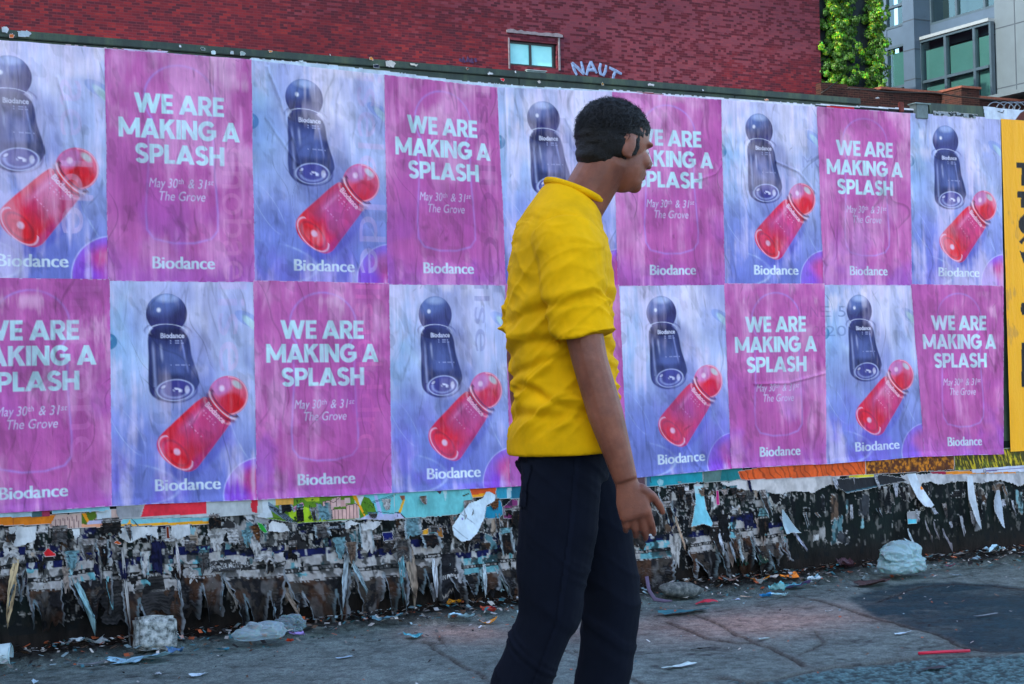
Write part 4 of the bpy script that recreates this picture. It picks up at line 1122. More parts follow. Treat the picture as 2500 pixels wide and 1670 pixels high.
# far left
bill(S5([(-60, 205), (395, 195), (395, 262), (-60, 270)]), (170, 196, 204), "thin white and cyan bill edge at the lower left corner", [(S5([(250, 190), (330, 190), (330, 270), (250, 270)]), (60, 90, 92)), (S5([(330, 190), (395, 190), (395, 270), (330, 270)]), (150, 40, 70))], -.0135, .004, 0, group=GB)
bill(S5([(388, 180), (860, 160), (860, 216), (600, 230), (400, 242)]), (126, 176, 184), "rolled teal paper edge under the leftmost blue bottle poster", (), -.0145, .012, .002, group=GB, curl=0.0)
bill(S5([(-60, 250), (450, 240), (400, 325), (-60, 338)]), (236, 128, 14), "orange bill strip at the lower left corner of the fence", [(("line", 1.0, S5([(100, 250), (105, 330)])), (190, 90, 30))], -.0125, .002, .001, group=GB)
tn = []
for i in range(13): tn.append((("line", .7, S5([(400 + i * 18, 288 - i * 3), (396 + i * 18, 352)])), (120, 84, 84)))
bill(S5([(385, 285), (430, 240), (640, 225), (860, 200), (1110, 180), (1110, 320), (700, 352), (385, 358)]), (206, 170, 156), "torn map bill with pink houses and a green meadow, left of the red shape",
     tn + [(S5([(636, 225), (750, 215), (755, 270), (700, 310), (640, 335)]), (84, 110, 20)), (S5([(640, 232), (668, 232), (722, 352), (702, 352)]), (240, 150, 14)),
      (S5([(750, 215), (865, 208), (865, 290), (760, 290)]), (196, 204, 208)), (S5([(700, 290), (1110, 270), (1110, 345), (650, 352)]), (190, 184, 208)), (("line", 1.2, S5([(740, 288), (1030, 276), (1080, 325)])), (40, 46, 60)),
      (S5([(640, 320), (1110, 312), (1110, 345), (640, 356)]), (240, 160, 120))] + [(("line", .8, S5([(800 + i * 42, 285), (790 + i * 42, 330)])), (60, 60, 80)) for i in range(7)], -.0118, .0, .002, group=GB)
bill(S4([(-110, 100), (20, 70), (400, 30), (1300, -40), (2060, -60), (2060, 205), (1760, 240), (1320, 258), (-60, 285), (-110, 200)]), (188, 190, 188), "grey white bill with bright red shapes under the lower bottle poster",
     [(S4([(320, 70), (1222, 20), (1226, 205), (262, 250)]), (236, 44, 62)), (S4([(1890, 0), (1985, 0), (1975, 195), (1895, 178), (1880, 90)]), (230, 40, 58)), (S4([(-110, 120), (300, 90), (240, 250), (-110, 280)]), (160, 158, 160))], -.0128, .003, .0, group=GB)
bill(S4([(-10, 270), (1300, 248), (1300, 372), (-60, 402)]), (124, 190, 196), "thin cyan bill strip with a yellow border under the grey one", [(S4([(-80, 365), (1310, 308), (1310, 400), (-80, 430)]), (246, 168, 20)), (S4([(50, 385), (100, 280), (130, 385)]), (246, 168, 20)), (("line", 1.2, S4([(120, 275), (220, 380)])), (40, 50, 60))], -.0122, .001, .0005, group=GB)
# illustrated city map
mp = [(SM([(280, 100), (520, 100), (520, 236), (290, 240)]), (240, 172, 76)), (SM([(240, 240), (520, 230), (520, 100), (900, 60), (1330, 60), (1330, 420), (900, 450), (500, 470), (160, 440)]), (98, 140, 24)),
      (SM([(640, 130), (860, 110), (860, 180), (700, 190)]), (180, 196, 40)), (SM([(450, 320), (650, 250), (760, 280), (900, 400), (960, 450), (520, 470), (470, 400)]), (176, 210, 36)),
      (SM([(505, 265), (640, 195), (662, 240), (530, 325)]), (214, 138, 176)), (("line", 1.0, SM([(510, 285), (655, 220)])), (130, 60, 100)), (("line", .7, SM([(530, 325), (520, 270)])), (90, 40, 70)),
      (SM([(905, 190), (1050, 160), (1050, 300), (905, 340)]), (222, 172, 164)), (SM([(1030, 150), (1140, 120), (1140, 250), (1030, 260)]), (230, 184, 176)), (SM([(1140, 170), (1210, 160), (1210, 250), (1140, 260)]), (214, 160, 154)),
      (SM([(1190, 140), (1265, 130), (1265, 210), (1190, 215)]), (232, 190, 182)), (SM([(1020, 300), (1210, 280), (1210, 415), (1020, 420)]), (230, 180, 168)), (SM([(1210, 230), (1375, 215), (1385, 410), (1215, 415)]), (228, 176, 164)),
      (SM([(890, 345), (1020, 340), (1020, 425), (930, 430)]), (200, 214, 222)),
      (SM([(1330, 40), (1840, 20), (1860, 440), (1400, 420), (1385, 300)]), (112, 196, 200)), (SM([(1385, 300), (1440, 120), (1520, 140), (1590, 250), (1610, 320), (1480, 360), (1400, 420)]), (84, 130, 24)),
      (SM([(1290, 100), (1345, 95), (1500, 440), (1450, 380)]), (246, 166, 20)), (SM([(1350, 100), (1450, 110), (1400, 240)]), (214, 216, 222)), (SM([(1400, 410), (1520, 355), (1860, 350), (1860, 450), (1400, 440)]), (186, 184, 214)),
      (SM([(1580, 100), (1620, 95), (1700, 380), (1650, 390)]), (176, 178, 220)),
      (SM([(40, 150), (180, 150), (250, 400), (40, 400)]), (206, 212, 216)), (SM([(180, 180), (280, 250), (580, 470), (470, 475), (200, 290)]), (112, 130, 146))]
for i in range(4): mp.append((("line", .8, SM([(190 + i * 26, 300 + i * 8 - 60), (480 + i * 36, 478)])), (36, 44, 52)))
for X0, z0_, z1_ in [(905, 190, 335), (940, 185, 330), (975, 178, 320), (1010, 172, 310), (1050, 165, 300), (1085, 140, 250), (1140, 125, 260), (1025, 305, 420), (1065, 300, 420), (1110, 298, 420), (1160, 290, 418), (1215, 235, 415), (1260, 230, 412), (1310, 226, 410), (1355, 220, 408)]:
    mp.append((("line", .5, SM([(X0, z0_), (X0 + 2, z1_)])), (90, 48, 50)))
for pts in ([(905, 190), (980, 172), (1050, 205), (1140, 120)], [(1020, 300), (1130, 265), (1210, 285)], [(1215, 235), (1340, 215), (1378, 240)], [(250, 400), (700, 470)], [(1500, 350), (1620, 318), (1840, 345)], [(1560, 190), (1840, 100)], [(1565, 205), (1840, 118)]):
    mp.append((("line", .7, SM(pts)), (40, 36, 36)))
rr = random.Random(4)
for i in range(46):
    x, y = rr.choice([(rr.uniform(530, 900), rr.uniform(150, 300)), (rr.uniform(520, 640), rr.uniform(370, 440)), (rr.uniform(715, 800), rr.uniform(340, 430)), (rr.uniform(1420, 1590), rr.uniform(170, 330))])
    mp.append((("line", 1.6, SM([(x, y), (x + rr.uniform(-26, 26), y + rr.uniform(6, 26))])), rr.choice([(58, 92, 16), (70, 110, 20), (44, 70, 16)])))
bill(SM([(30, 150), (500, 120), (1000, 70), (1860, -10), (1860, 440), (1400, 425), (1000, 455), (560, 478), (200, 420), (40, 395)]), (176, 196, 190), "illustrated city map bill with green meadow, pink tower blocks and cyan water", mp, -.0121, .002, .0008, .0026, group=GB)
bill(S6([(-60, 130), (700, 70), (1110, 60), (1120, 200), (1010, 390), (700, 425), (260, 455), (-60, 460)]), (110, 194, 194), "cyan harbour part of the map bill with a yellow stripe",
     [(S6([(225, 215), (255, 205), (180, 440), (135, 450)]), (240, 176, 30)), (S6([(-60, 375), (180, 370), (260, 460), (-60, 460)]), (190, 186, 214)), (("line", 1.1, S6([(0, 380), (190, 375), (262, 455)])), (36, 40, 50)), (("line", .8, S6([(0, 170), (150, 140), (480, 120)])), (40, 60, 66)), (("line", .8, S6([(0, 195), (120, 165)])), (40, 60, 66)),
      (S6([(185, 160), (250, 150), (255, 200), (215, 220)]), (150, 84, 60)), (S6([(655, 95), (720, 90), (715, 125), (690, 138)]), (90, 56, 70)), (S6([(985, 155), (1070, 120), (1075, 140), (1000, 170)]), (60, 80, 60)), (S6([(740, 90), (790, 90), (770, 230), (755, 180)]), (180, 212, 214))] + [(("line", .6, S6([(20 + i * 45, 400), (30 + i * 45, 450)])), (60, 60, 90)) for i in range(4)], -.0119, .002, .001, group=GB)
bill(S6([(1070, 60), (1420, 30), (1420, 150), (1280, 170), (1110, 195)]), (226, 84, 28), "small orange and yellow bill scrap left of the man's legs", [(S6([(1100, 150), (1290, 125), (1290, 180), (1110, 200)]), (250, 164, 20))], -.0126, .002, .002, group=GB)
bill(S6([(1400, 40), (1930, -10), (1930, 190), (1560, 205), (1420, 200)]), (40, 146, 170), "sea blue bill strip passing behind the man's legs", [(S6([(1620, 20), (1930, -10), (1930, 190), (1620, 190)]), (20, 100, 124)), (S6([(1560, 60), (1615, 60), (1605, 180), (1555, 200)]), (176, 200, 206))], -.0124, .002, .001, group=GB)
bill(S6([(1280, 290), (1400, 270), (1450, 200), (1500, 240), (1500, 400), (1440, 455), (1250, 455)]), (16, 132, 164), "torn bright blue scrap left of the man's legs", (), -.0118, .004, .003, group=GB)
bill(S6([(1500, 290), (1620, 190), (1705, 205), (1700, 300), (1640, 460), (1500, 455)]), (124, 42, 96), "torn plum coloured scrap left of the man's legs", [(S6([(1520, 200), (1620, 180), (1625, 290), (1540, 280)]), (60, 20, 60))], -.0119, .004, .004, group=GB)
# right of the man
bill(S8([(-40, 75), (365, 40), (365, 190), (-40, 205)]), (96, 66, 72), "dull brown and blue bill strip right of the man's thigh", [(S8([(90, 60), (195, 50), (195, 200), (90, 205)]), (52, 76, 120))], -.0125, .001, .001, group=GB)
bill(S8([(360, 60), (520, 20), (1030, -20), (1030, 130), (560, 180), (370, 190)]), (22, 148, 160), "turquoise bill strip with a white dot right of the man", [(S8([(365, 70), (412, 66), (412, 185), (365, 190)]), (60, 110, 140)), (S8([(490, 120), (525, 92), (565, 110), (562, 160), (520, 175)]), (150, 200, 206)), (("line", 1.4, S8([(418, 66), (420, 130)])), (20, 60, 76))], -.0129, .003, .001, group=GB)
bill(S8([(1025, -20), (1490, -60), (1470, 95), (1360, 122), (1025, 135)]), (92, 124, 118), "grey green and teal bill strip under the bottle poster", [(S8([(1250, -40), (1490, -60), (1480, 95), (1225, 125)]), (20, 118, 120))], -.0127, .002, .0015, group=GB)
def grain(c, X, Z, px, py):
    w = np.sin((X * 95 + 5 * fbm(X * 12, Z * 22, 5, 3) + 9 * np.abs(fbm(X * 6, Z * 9, 8, 2) - .5)) * 1.6 + Z * 60)
    return c * (1 - .5 * ss(.55, 1, w))[..., None]
bill([(1800, 1150), (1900, 1132), (2113, 1115), (2113, 1160), (1990, 1166), (1900, 1170), (1812, 1173), (1806, 1168)], (234, 92, 32), "orange wood-grain bill strip under the lower pink poster", (), -.0126, .003, .001, group=GB, tex=grain)
bill([(1780, 1120), (2016, 1105), (2016, 1134), (1900, 1140), (1790, 1144)], (206, 30, 46), "thin red bill edge directly under the pink poster", (), -.0140, .002, .0005, group=GB)
def autumn(c, X, Z, px, py):
    n = fbm(X * 90, Z * 70, 61, 4); b = fbm(X * 14, Z * 14, 62, 3)
    return lin((70, 34, 14)) * (1 - ss(.4, .6, n))[..., None] + lin((216, 130, 24)) * (ss(.4, .7, n) * ss(.3, .6, b))[..., None] + lin((90, 44, 16)) * .5
bill([(2112, 1118), (2330, 1098), (2330, 1148), (2240, 1154), (2112, 1160)], (120, 66, 20), "brown autumn leaves bill strip", (), -.0125, .002, .001, group=GB, tex=autumn)
def grassy(c, X, Z, px, py):
    n = fbm(X * 120 + Z * 40, Z * 30, 71, 4); b = fbm(X * 25, Z * 25, 73, 3)
    return lin((70, 66, 20)) * (1 - ss(.4, .65, n))[..., None] + lin((214, 186, 34)) * ss(.45, .7, n)[..., None] + lin((60, 90, 26)) * (ss(.5, .7, b))[..., None] * .6
bill([(2328, 1100), (2520, 1090), (2520, 1140), (2400, 1146), (2330, 1150)], (150, 140, 40), "yellow green grass bill strip under the yellow poster", (), -.0125, .002, .001, group=GB, tex=grassy)
bill([(2370, 1146), (2520, 1130), (2520, 1152), (2440, 1154), (2372, 1156)], (196, 200, 216), "white bill edges below the grass strip", [(("line", 1.2, [(2400, 1150), (2500, 1142)]), (110, 90, 140))], -.0135, .006, .002, group=GB)
bill([(2270, 1150), (2480, 1146), (2480, 1157), (2380, 1158), (2310, 1160), (2272, 1158)], (240, 142, 34), "thin orange bill strip at the lower right", [([(2270, 1145), (2310, 1145), (2310, 1162), (2270, 1162)], (160, 24, 60))], -.0122, .002, .001, group=GB)
bill([(1758, 1178), (1800, 1172), (1990, 1160), (2050, 1160), (2046, 1180), (2010, 1190), (1990, 1204), (1940, 1200), (1900, 1208), (1860, 1200), (1812, 1196), (1780, 1190)], (206, 198, 194), "wide torn white paper band under the orange wood-grain strip", (), -.0115, .004, .006, group=GB, dirt=.4)
bill([(2195, 1160), (2300, 1152), (2420, 1150), (2520, 1152), (2520, 1180), (2480, 1186), (2440, 1172), (2400, 1180), (2340, 1176), (2290, 1184), (2270, 1176), (2230, 1188), (2205, 1176)], (196, 194, 196), "long torn white paper band at the lower right fence end", (), -.0115, .004, .007, group=GB, dirt=.45)
bill([(2070, 1160), (2135, 1154), (2135, 1166), (2072, 1168)], (226, 206, 40), "small lemon yellow bill edge over the black scrap", (), -.0128, .002, .001, group=GB)
bill([(2040, 1168), (2080, 1166), (2150, 1158), (2200, 1164), (2215, 1174), (2160, 1184), (2110, 1196), (2060, 1204), (2042, 1190)], (24, 24, 28), "crumpled black paper bulging under the autumn strip", [(("line", 1.6, [(2050, 1204), (2110, 1192), (2150, 1184)]), (40, 84, 96))], -.0125, .022, .003, group=GB, dirt=.1)
bill(S8([(1172, 215), (1215, 215), (1215, 395), (1165, 405)]), (206, 30, 120), "narrow magenta paper sliver", (), -.0135, .008, .001, group=GB)
# top edge of the fence: white and coloured edges of earlier layers
bill([(-40, 96), (160, 108), (262, 116), (262, 126), (-40, 108)], (206, 150, 160), "thin red and white bill edge along the fence top, far left", [(("line", 1.4, [(-40, 104), (262, 124)]), (170, 34, 40)), ([(80, 112), (262, 120), (262, 128), (80, 118)], (200, 206, 224))], -.0105, .002, .001, group=GB)
bill([(256, 116), (400, 122), (412, 124), (394, 140), (256, 130)], (206, 196, 222), "ragged white bill edge above the first pink poster", [(("line", 1.0, [(256, 118), (420, 124)]), (160, 40, 50))], -.0108, .004, .003, group=GB)
bill([(608, 140), (760, 152), (940, 172), (1120, 196), (1300, 210), (1500, 220), (1500, 232), (1200, 216), (940, 190), (608, 156)], (206, 220, 232), "long white bill edge along the fence top behind the middle posters", (), -.0112, .003, .002, group=GB)
bill([(1495, 218), (1760, 238), (1990, 254), (1990, 266), (1760, 250), (1495, 230)], (224, 224, 238), "white bill edge along the fence top right of the man's head", [([(1520, 220), (1640, 232), (1590, 231)], (150, 60, 70))], -.0110, .003, .002, group=GB)
bill([(1990, 252), (2090, 258), (2232, 264), (2232, 288), (1990, 272)], (18, 18, 22), "black bill edge with red and white bars on the fence top", [([(1990, 250), (2232, 264), (2232, 269), (1990, 256)], (226, 230, 238)), ([(2018, 259), (2085, 262), (2085, 268), (2018, 266)], (206, 20, 40))], -.0114, .002, .001, group=GB)
def charc(c, X, Z, px, py):
    return lin((150, 158, 164)) * ss(.42, .6, fbm(X * 60, Z * 60, 81, 4))[..., None] + lin((24, 34, 36))
bill([(2277, 270), (2330, 273), (2388, 279), (2382, 290), (2277, 282)], (80, 90, 92), "scuffed black and white paper strip at the fence top right", (), -.0182, .001, .003, group=GB, tex=charc)
bill([(2399, 258), (2460, 266), (2560, 272), (2560, 302), (2440, 294), (2404, 290)], (206, 216, 228), "white poster with brown hair showing above the yellow poster", [([(2470, 302), (2490, 276), (2510, 264), (2560, 262), (2560, 320), (2470, 320)], (96, 44, 34)), (("line", 1.2, [(2436, 272), (2448, 276), (2450, 270)]), (70, 74, 80))], -.0165, .002, .0, group=GB)

# ================================================================== the picked-at zone: residue pasted to the lower boards
def residue():
    res = .0048
    xs = np.arange(-1.6, 5.9, res); zs = np.arange(.635, -.02, -res)
    X, Z = np.meshgrid(xs, zs); ny, nx = X.shape
    n = fbm(X * 6, Z * 6, 7, 5); f = fbm(X * 60, Z * 22, 9, 4)
    c = lin((24, 34, 32)) * (0.35 + 1.0 * n)[..., None] + 0
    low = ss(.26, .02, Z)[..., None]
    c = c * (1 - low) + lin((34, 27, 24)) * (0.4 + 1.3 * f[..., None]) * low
    H = np.zeros_like(X)
    r = random.Random(21)
    def dens(x): return np.interp(x, [-1, 1.7, 2.2, 3.1, 3.5, 6], [1, 1, .75, .8, .22, .28])
    pal_hi = [(206, 200, 198), (188, 190, 192), (150, 150, 152), (130, 172, 178), (170, 150, 132), (216, 214, 212), (60, 62, 66), (26, 28, 66), (24, 26, 30), (24, 34, 32), (24, 34, 32), (20, 28, 27)]
    pal_lo = [(108, 102, 98), (70, 68, 68), (44, 42, 42), (28, 27, 29), (84, 122, 128), (96, 76, 62), (22, 22, 24), (30, 34, 38), (150, 146, 142), (62, 44, 32), (20, 26, 50), (26, 34, 32), (24, 32, 30)]
    def patch(cx, cz, w, h, col, hgt, jag, white):
        i0, i1 = int((cx - w - xs[0]) / res), int((cx + w - xs[0]) / res); j0, j1 = int((zs[0] - cz - h) / res), int((zs[0] - cz + h) / res)
        i0, i1, j0, j1 = max(i0, 0), min(i1, nx), max(j0, 0), min(j1, ny)
        if i1 - i0 < 2 or j1 - j0 < 2: return
        x, z = X[j0:j1, i0:i1], Z[j0:j1, i0:i1]
        s = r.randint(0, 9999)
        d = np.maximum(np.abs(x - cx) / (w * .62), np.abs(z - cz) / (h * .62)) + jag * 2.2 * (fbm(x * 32, z * 18, s, 4) - .5)
        m = d < 1
        col = lin(col) * (0.55 + .9 * fbm(x * 40, z * 40, s + 1, 3)[..., None])
        if r.random() < .35:    # lines of small print
            ln = (np.sin(z * 2 * math.pi / .0135) > .1) & (fbm(x * 150, z * 75, s + 3, 1) > .4)
            col = np.where(ln[..., None], col * .3, col)
        if r.random() < .3:
            col = np.where((fbm(x * 26, z * 26, s + 6, 2) > .55)[..., None], col * .25, col)
        c[j0:j1, i0:i1] = np.where(m[..., None], col, c[j0:j1, i0:i1])
        e = m & (d > 1 - white)
        c[j0:j1, i0:i1] = np.where(e[..., None], lin((168, 164, 160)) * (0.6 + .6 * r.random()), c[j0:j1, i0:i1])
        H[j0:j1, i0:i1] = np.where(m, H[j0:j1, i0:i1] * .5 + hgt, H[j0:j1, i0:i1])
    for i in range(2300):
        cx = r.uniform(-1.6, 5.9)
        if r.random() > dens(cx): continue
        z = r.random()
        if z < .40: patch(cx, r.gauss(.52, .05), r.uniform(.01, .055), r.uniform(.01, .05), r.choice(pal_hi), r.uniform(.001, .004), .9, .10)
        else:
            if cx > 3.4 and r.random() < .5: continue
            patch(cx, r.uniform(.18, .46), r.uniform(.012, .07), r.uniform(.02, .10), r.choice(pal_lo if r.random() < .66 else pal_hi), r.uniform(.001, .005), .8, .09)
    # scraped flecks: short upright fibres left where sheets were torn off
    fl = fbm(X * 52, Z * 22, 31, 3); g = fbm(X * 5, Z * 9, 32, 3)
    band = np.exp(-((Z - .47) / .07) ** 2) * .9 + .35 * (Z > .14) * (Z < .45)
    sp = ss(.65, .71, fl + .16 * (g - .5)) * np.clip(band, 0, 1) * np.where(X > 3.4, .75, 1)
    c = c * (1 - sp[..., None]) + lin((176, 170, 162)) * sp[..., None]
    dk = ss(.58, .63, fbm(X * 36, Z * 18, 41, 3)) * (Z > .1)
    c = c * (1 - .8 * dk[..., None]) + lin((20, 24, 26)) * .8 * dk[..., None]
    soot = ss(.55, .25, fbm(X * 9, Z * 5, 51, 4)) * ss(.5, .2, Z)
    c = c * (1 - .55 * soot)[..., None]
    Y = -.0035 - H - .0025 * sp - .0015 * f
    o = np_mesh("paper_residue", np.stack([X, Y, Z], -1).reshape(-1, 3), grid_faces(ny, nx), np.clip(c, .002, .8).reshape(-1, 3), M_TORN)
    tag(o, "layers of scraped bill residue stuck to the lower fence boards", "paper residue", kind="stuff")
residue()

# ---- torn flaps that hang clear of the boards, each one a sheet of its own
GT = "torn paper flaps hanging from the lower fence"
def flap(x0, z0, w, L, shape, col, lift, tilt=0.0, roll=.3, back=None, seed=0, printed=0.0, label="torn paper flap", words=None, group=GT, nu=15, nv=24):
    if words: nu, nv = 60, 60
    s = np.linspace(-.5, .5, nu)[None, :] + 0 * np.zeros((nv, 1)); t = np.linspace(0, 1, nv)[:, None] + 0 * s
    wt = {"tab": 1 + .1 * t, "point": 1 - .97 * t ** 1.2, "flare": .55 + .75 * t ** 1.3, "sliver": .8 * np.sin(np.pi * np.clip(.12 + .88 * t, 0, 1)) ** .6 + .05, "drop": .5 + .75 * np.sin(np.pi * np.clip(t * .95, 0, 1)), "half": 1 - .55 * t}[shape]
    edge = (fbm(s * 0 + np.sign(s) * 3 + 10, t * 9, seed, 3) - .5) * .35 * (np.abs(s) * 2) ** 2
    end = ((fbm(s * 6, t * 0, seed + 2, 3) - .5) * .5 + (ridge(s * 7, t * 0 + .5, seed + 12, 2) - .3) * .28) * t ** 2.5
    x = x0 + (s * wt + s * edge * 1.2) * w + tilt * L * t
    z = z0 - L * t * (1 + end) + .0
    y = -.010 - lift * t ** 1.7 - roll * w * ((np.abs(s) * 2) ** 2.2) * ss(.1, .9, t) * (.5 + .8 * vnoise(np.sign(s) * 3, t * 3, seed + 5)) - .006 * (fbm(s * 4, t * 6, seed + 3, 3) - .3) - .004
    c = np.ones(s.shape + (1,)) * lin(col) * (0.55 + .9 * fbm(s * 6 * w / .08, t * 8, seed + 7, 4)[..., None])
    if printed > .6:      # the same bill again and again: pale head band, caption line, dark picture below
        hb_ = .16 + .16 * vnoise(np.array([seed * .37]), np.array([.5]), 3)[0]
        top = (t < hb_ + .05 * (fbm(s * 4, t * 4, seed + 21, 2) - .5))[..., None]
        c = np.where(top, lin((158, 150, 146) if seed % 3 else (112, 158, 164)) * (.6 + .7 * fbm(s * 7, t * 9, seed + 22, 3)[..., None]), c * .42)
        cap_ = (np.abs(t - hb_ - .05) < .022) & (fbm(s * 40 * w / .08, t * 0, seed + 23, 1) > .4)
        c = np.where(cap_[..., None], lin((180, 174, 168)), c)
        br = ss(.55, .72, fbm(s * 5, t * 5, seed + 24, 3))[..., None]
        c = c * (1 - .5 * br) + lin((84, 58, 42)) * .5 * br
    if printed:
        ln = (np.sin(t * L * 2 * math.pi / .012) > 0) & (fbm(s * 60 * w, t * 25, seed + 9, 2) > .42)
        c = np.where(ln[..., None], c * (1 - printed), c)
    if words:
        for wd, a0, a1, tb, capf, wc in words:
            tr = text_tris(wd, 0, .02); tr[..., 0] -= tr[..., 0].min(); tr[..., 0] /= tr[..., 0].max()
            m = raster((nv * 4, nu * 4), [[((a0 + q[0] * (a1 - a0)) * nu * 4, (tb - q[1] * capf) * nv * 4) for q in g] for g in tr])
            m = m.reshape(nv, 4, nu, 4).mean((1, 3))[..., None]
            c = c * (1 - m) + lin(wc) * m
    if back is not None:      # edges that have curled over show the unprinted back
        bm_ = ss(.32, .40, np.abs(s) + .12 * (fbm(s * 3, t * 5, seed + 4, 2) - .5))[..., None]
        c = c * (1 - bm_) + lin(back) * (.75 + .5 * vnoise(s * 9, t * 14, seed + 6))[..., None] * bm_
    grime = ss(.42, .66, fbm(s * 6, t * 8, seed + 11, 4))[..., None]
    c = c * (1 - .62 * grime)

    org = np.array([x0, -.01, z0])
    o = np_mesh("torn_paper", np.stack([x, y, z], -1).reshape(-1, 3) - org, grid_faces(nv, nu), np.clip(c, .003, .85).reshape(-1, 3), M_TORN)
    o.location = org
    return tag(o, label, "torn paper", group)
def flap_px(px, py, w, L, *a, **k):
    q = at_y(px, py, -.01); return flap(q[0], q[2], w, L, *a, **k)
# the ones that stand out in the photograph
bill(S6([(1330, 95), (1420, 150), (1400, 230), (1290, 290), (1250, 440), (1130, 640), (1030, 720), (930, 745), (840, 660), (838, 540), (950, 370), (1070, 250), (1230, 190), (1280, 110)]), (206, 222, 230), "large oval white paper flap bent off the map bill, left of the man's legs", [(("line", 1.0, S6([(950, 380), (1110, 510)])), (150, 164, 176)), (("line", 1.0, S6([(850, 560), (930, 640), (1000, 700)])), (160, 176, 186)), (S6([(958, 440), (978, 435), (980, 462), (962, 466)]), (120, 112, 170))], -.016, .05, .0015, group=GT, name="torn_paper", cat="torn paper", mat=M_TORN, dirt=.12, curl=.02)
bill(S8([(925, 168), (1025, 165), (1040, 330), (1045, 450), (1105, 610), (1060, 642), (960, 610), (840, 648), (880, 500), (925, 330)]), (124, 200, 212), "pale cyan paper flap flaring at its lower end", [(S8([(840, 648), (960, 610), (1060, 642), (1100, 612), (1100, 660), (840, 660)]), (186, 160, 136)), (S8([(925, 168), (1025, 165), (1030, 260), (930, 260)]), (176, 206, 208))], -.0145, .06, .001, group=GT, name="torn_paper", cat="torn paper", mat=M_TORN, dirt=.2, curl=.03)
bill(S8([(1945, 420), (2010, 540), (2088, 715), (2000, 712), (1905, 728), (1900, 640), (1925, 520)]), (164, 188, 196), "triangular white paper flap left of the dark bare boards", (), -.013, .05, .001, group=GT, name="torn_paper", cat="torn paper", mat=M_TORN, dirt=.3, curl=-.02)
bill(S9([(790, 268), (850, 262), (870, 330), (905, 400), (946, 462), (915, 478), (868, 470), (838, 420), (815, 350)]), (204, 214, 222), "long white paper flap hanging above the plastic bag", [(S9([(868, 345), (885, 345), (885, 365), (868, 365)]), (240, 130, 20))], -.0135, .045, .001, group=GT, name="torn_paper", cat="torn paper", mat=M_TORN, dirt=.2, curl=.02)
bill(S9([(1160, 280), (1200, 275), (1212, 420), (1228, 590), (1215, 615), (1190, 560), (1165, 420)]), (196, 204, 212), "long pointed white paper flap near the right end of the fence", (), -.0135, .05, .001, group=GT, name="torn_paper", cat="torn paper", mat=M_TORN, dirt=.3, curl=.02)
bill(S9([(1345, 370), (1366, 365), (1378, 470), (1360, 608), (1345, 590), (1322, 490), (1326, 430)]), (170, 180, 190), "short pointed grey paper flap close to the right photo edge", (), -.0135, .05, .001, group=GT, name="torn_paper", cat="torn paper", mat=M_TORN, dirt=.35, curl=.02)
bill(S9([(770, 662), (820, 690), (836, 725), (812, 728), (786, 705)]), (160, 196, 206), "curled pale blue scrap just above the plastic bag", (), -.014, .05, .001, group=GT, name="torn_paper", cat="torn paper", mat=M_TORN, dirt=.2)
bill(S9([(795, 500), (880, 498), (850, 580), (792, 582)]), (150, 150, 152), "grey and cyan square scrap above the plastic bag", [(S9([(792, 550), (850, 548), (846, 584), (792, 584)]), (96, 196, 214))], -.013, .006, .003, group=GT, name="torn_paper", cat="torn paper", mat=M_TORN)
bill(SM([(20, 440), (110, 470), (180, 590), (130, 610), (70, 560)]), (40, 150, 50), "bright green paper scrap at the map's lower left end", (), -.0138, .015, .002, group=GT, name="torn_paper", cat="torn paper", mat=M_TORN)
bill(S5([(330, 540), (370, 500), (440, 550), (440, 575), (345, 580)]), (206, 34, 40), "bright red paper scrap at the far left", (), -.014, .01, .002, group=GT, name="torn_paper", cat="torn paper", mat=M_TORN)
bill(S5([(880, 470), (905, 435), (950, 460), (945, 485)]), (196, 84, 24), "rusty orange paper scrap below the cyan strip", (), -.014, .01, .002, group=GT, name="torn_paper", cat="torn paper", mat=M_TORN)
bill(S5([(1285, 330), (1325, 330), (1330, 430), (1290, 440)]), (120, 40, 16), "dark rust paper strip hanging below the yellow border", (), -.014, .01, .001, group=GT, name="torn_paper", cat="torn paper", mat=M_TORN)
bill(SM([(1680, 590), (1838, 570), (1838, 690), (1700, 715)]), (22, 30, 96), "navy blue paper scrap under the cyan map part", (), -.013, .006, .003, group=GT, name="torn_paper", cat="torn paper", mat=M_TORN)
bill(S6([(440, 600), (560, 560), (560, 650), (470, 660)]), (226, 160, 40), "yellow paper scrap below the cyan map part", (), -.0135, .006, .003, group=GT, name="torn_paper", cat="torn paper", mat=M_TORN)
bill(S6([(600, 560), (730, 560), (740, 690), (640, 720)]), (186, 120, 50), "ochre scrap with a navy stripe left of the oval flap", [(S6([(630, 560), (665, 560), (660, 660), (640, 660)]), (30, 30, 70))], -.0135, .006, .003, group=GT, name="torn_paper", cat="torn paper", mat=M_TORN)
def white_tab(pts, label, lift=.012):
    bill(pts, (206, 206, 204), label, (), -.0130, lift, .004, group=GT, name="torn_paper", cat="torn paper", mat=M_TORN, dirt=.35)
white_tab(S5([(60, 335), (280, 330), (285, 440), (200, 480), (110, 500), (65, 430)]), "broad white torn tab under the orange strip, far left")
white_tab(S5([(890, 345), (1230, 330), (1240, 440), (1180, 420), (1100, 430), (1000, 470), (930, 430)]), "broad white torn tab under the yellow border")
white_tab(S5([(1330, 325), (1490, 320), (1490, 400), (1440, 420), (1380, 440), (1325, 400)]), "white torn tab right of the dark rust strip")
white_tab(S5([(560, 350), (630, 345), (620, 420), (580, 450), (565, 400)]), "small white torn tab under the pink houses")
white_tab(SM([(240, 430), (400, 470), (480, 580), (300, 590), (180, 580), (180, 500)]), "white torn tab below the map's bridge")
white_tab(SM([(1190, 450), (1280, 430), (1400, 470), (1350, 500), (1290, 510), (1240, 560), (1190, 560)]), "white torn tab under the pink tower blocks")
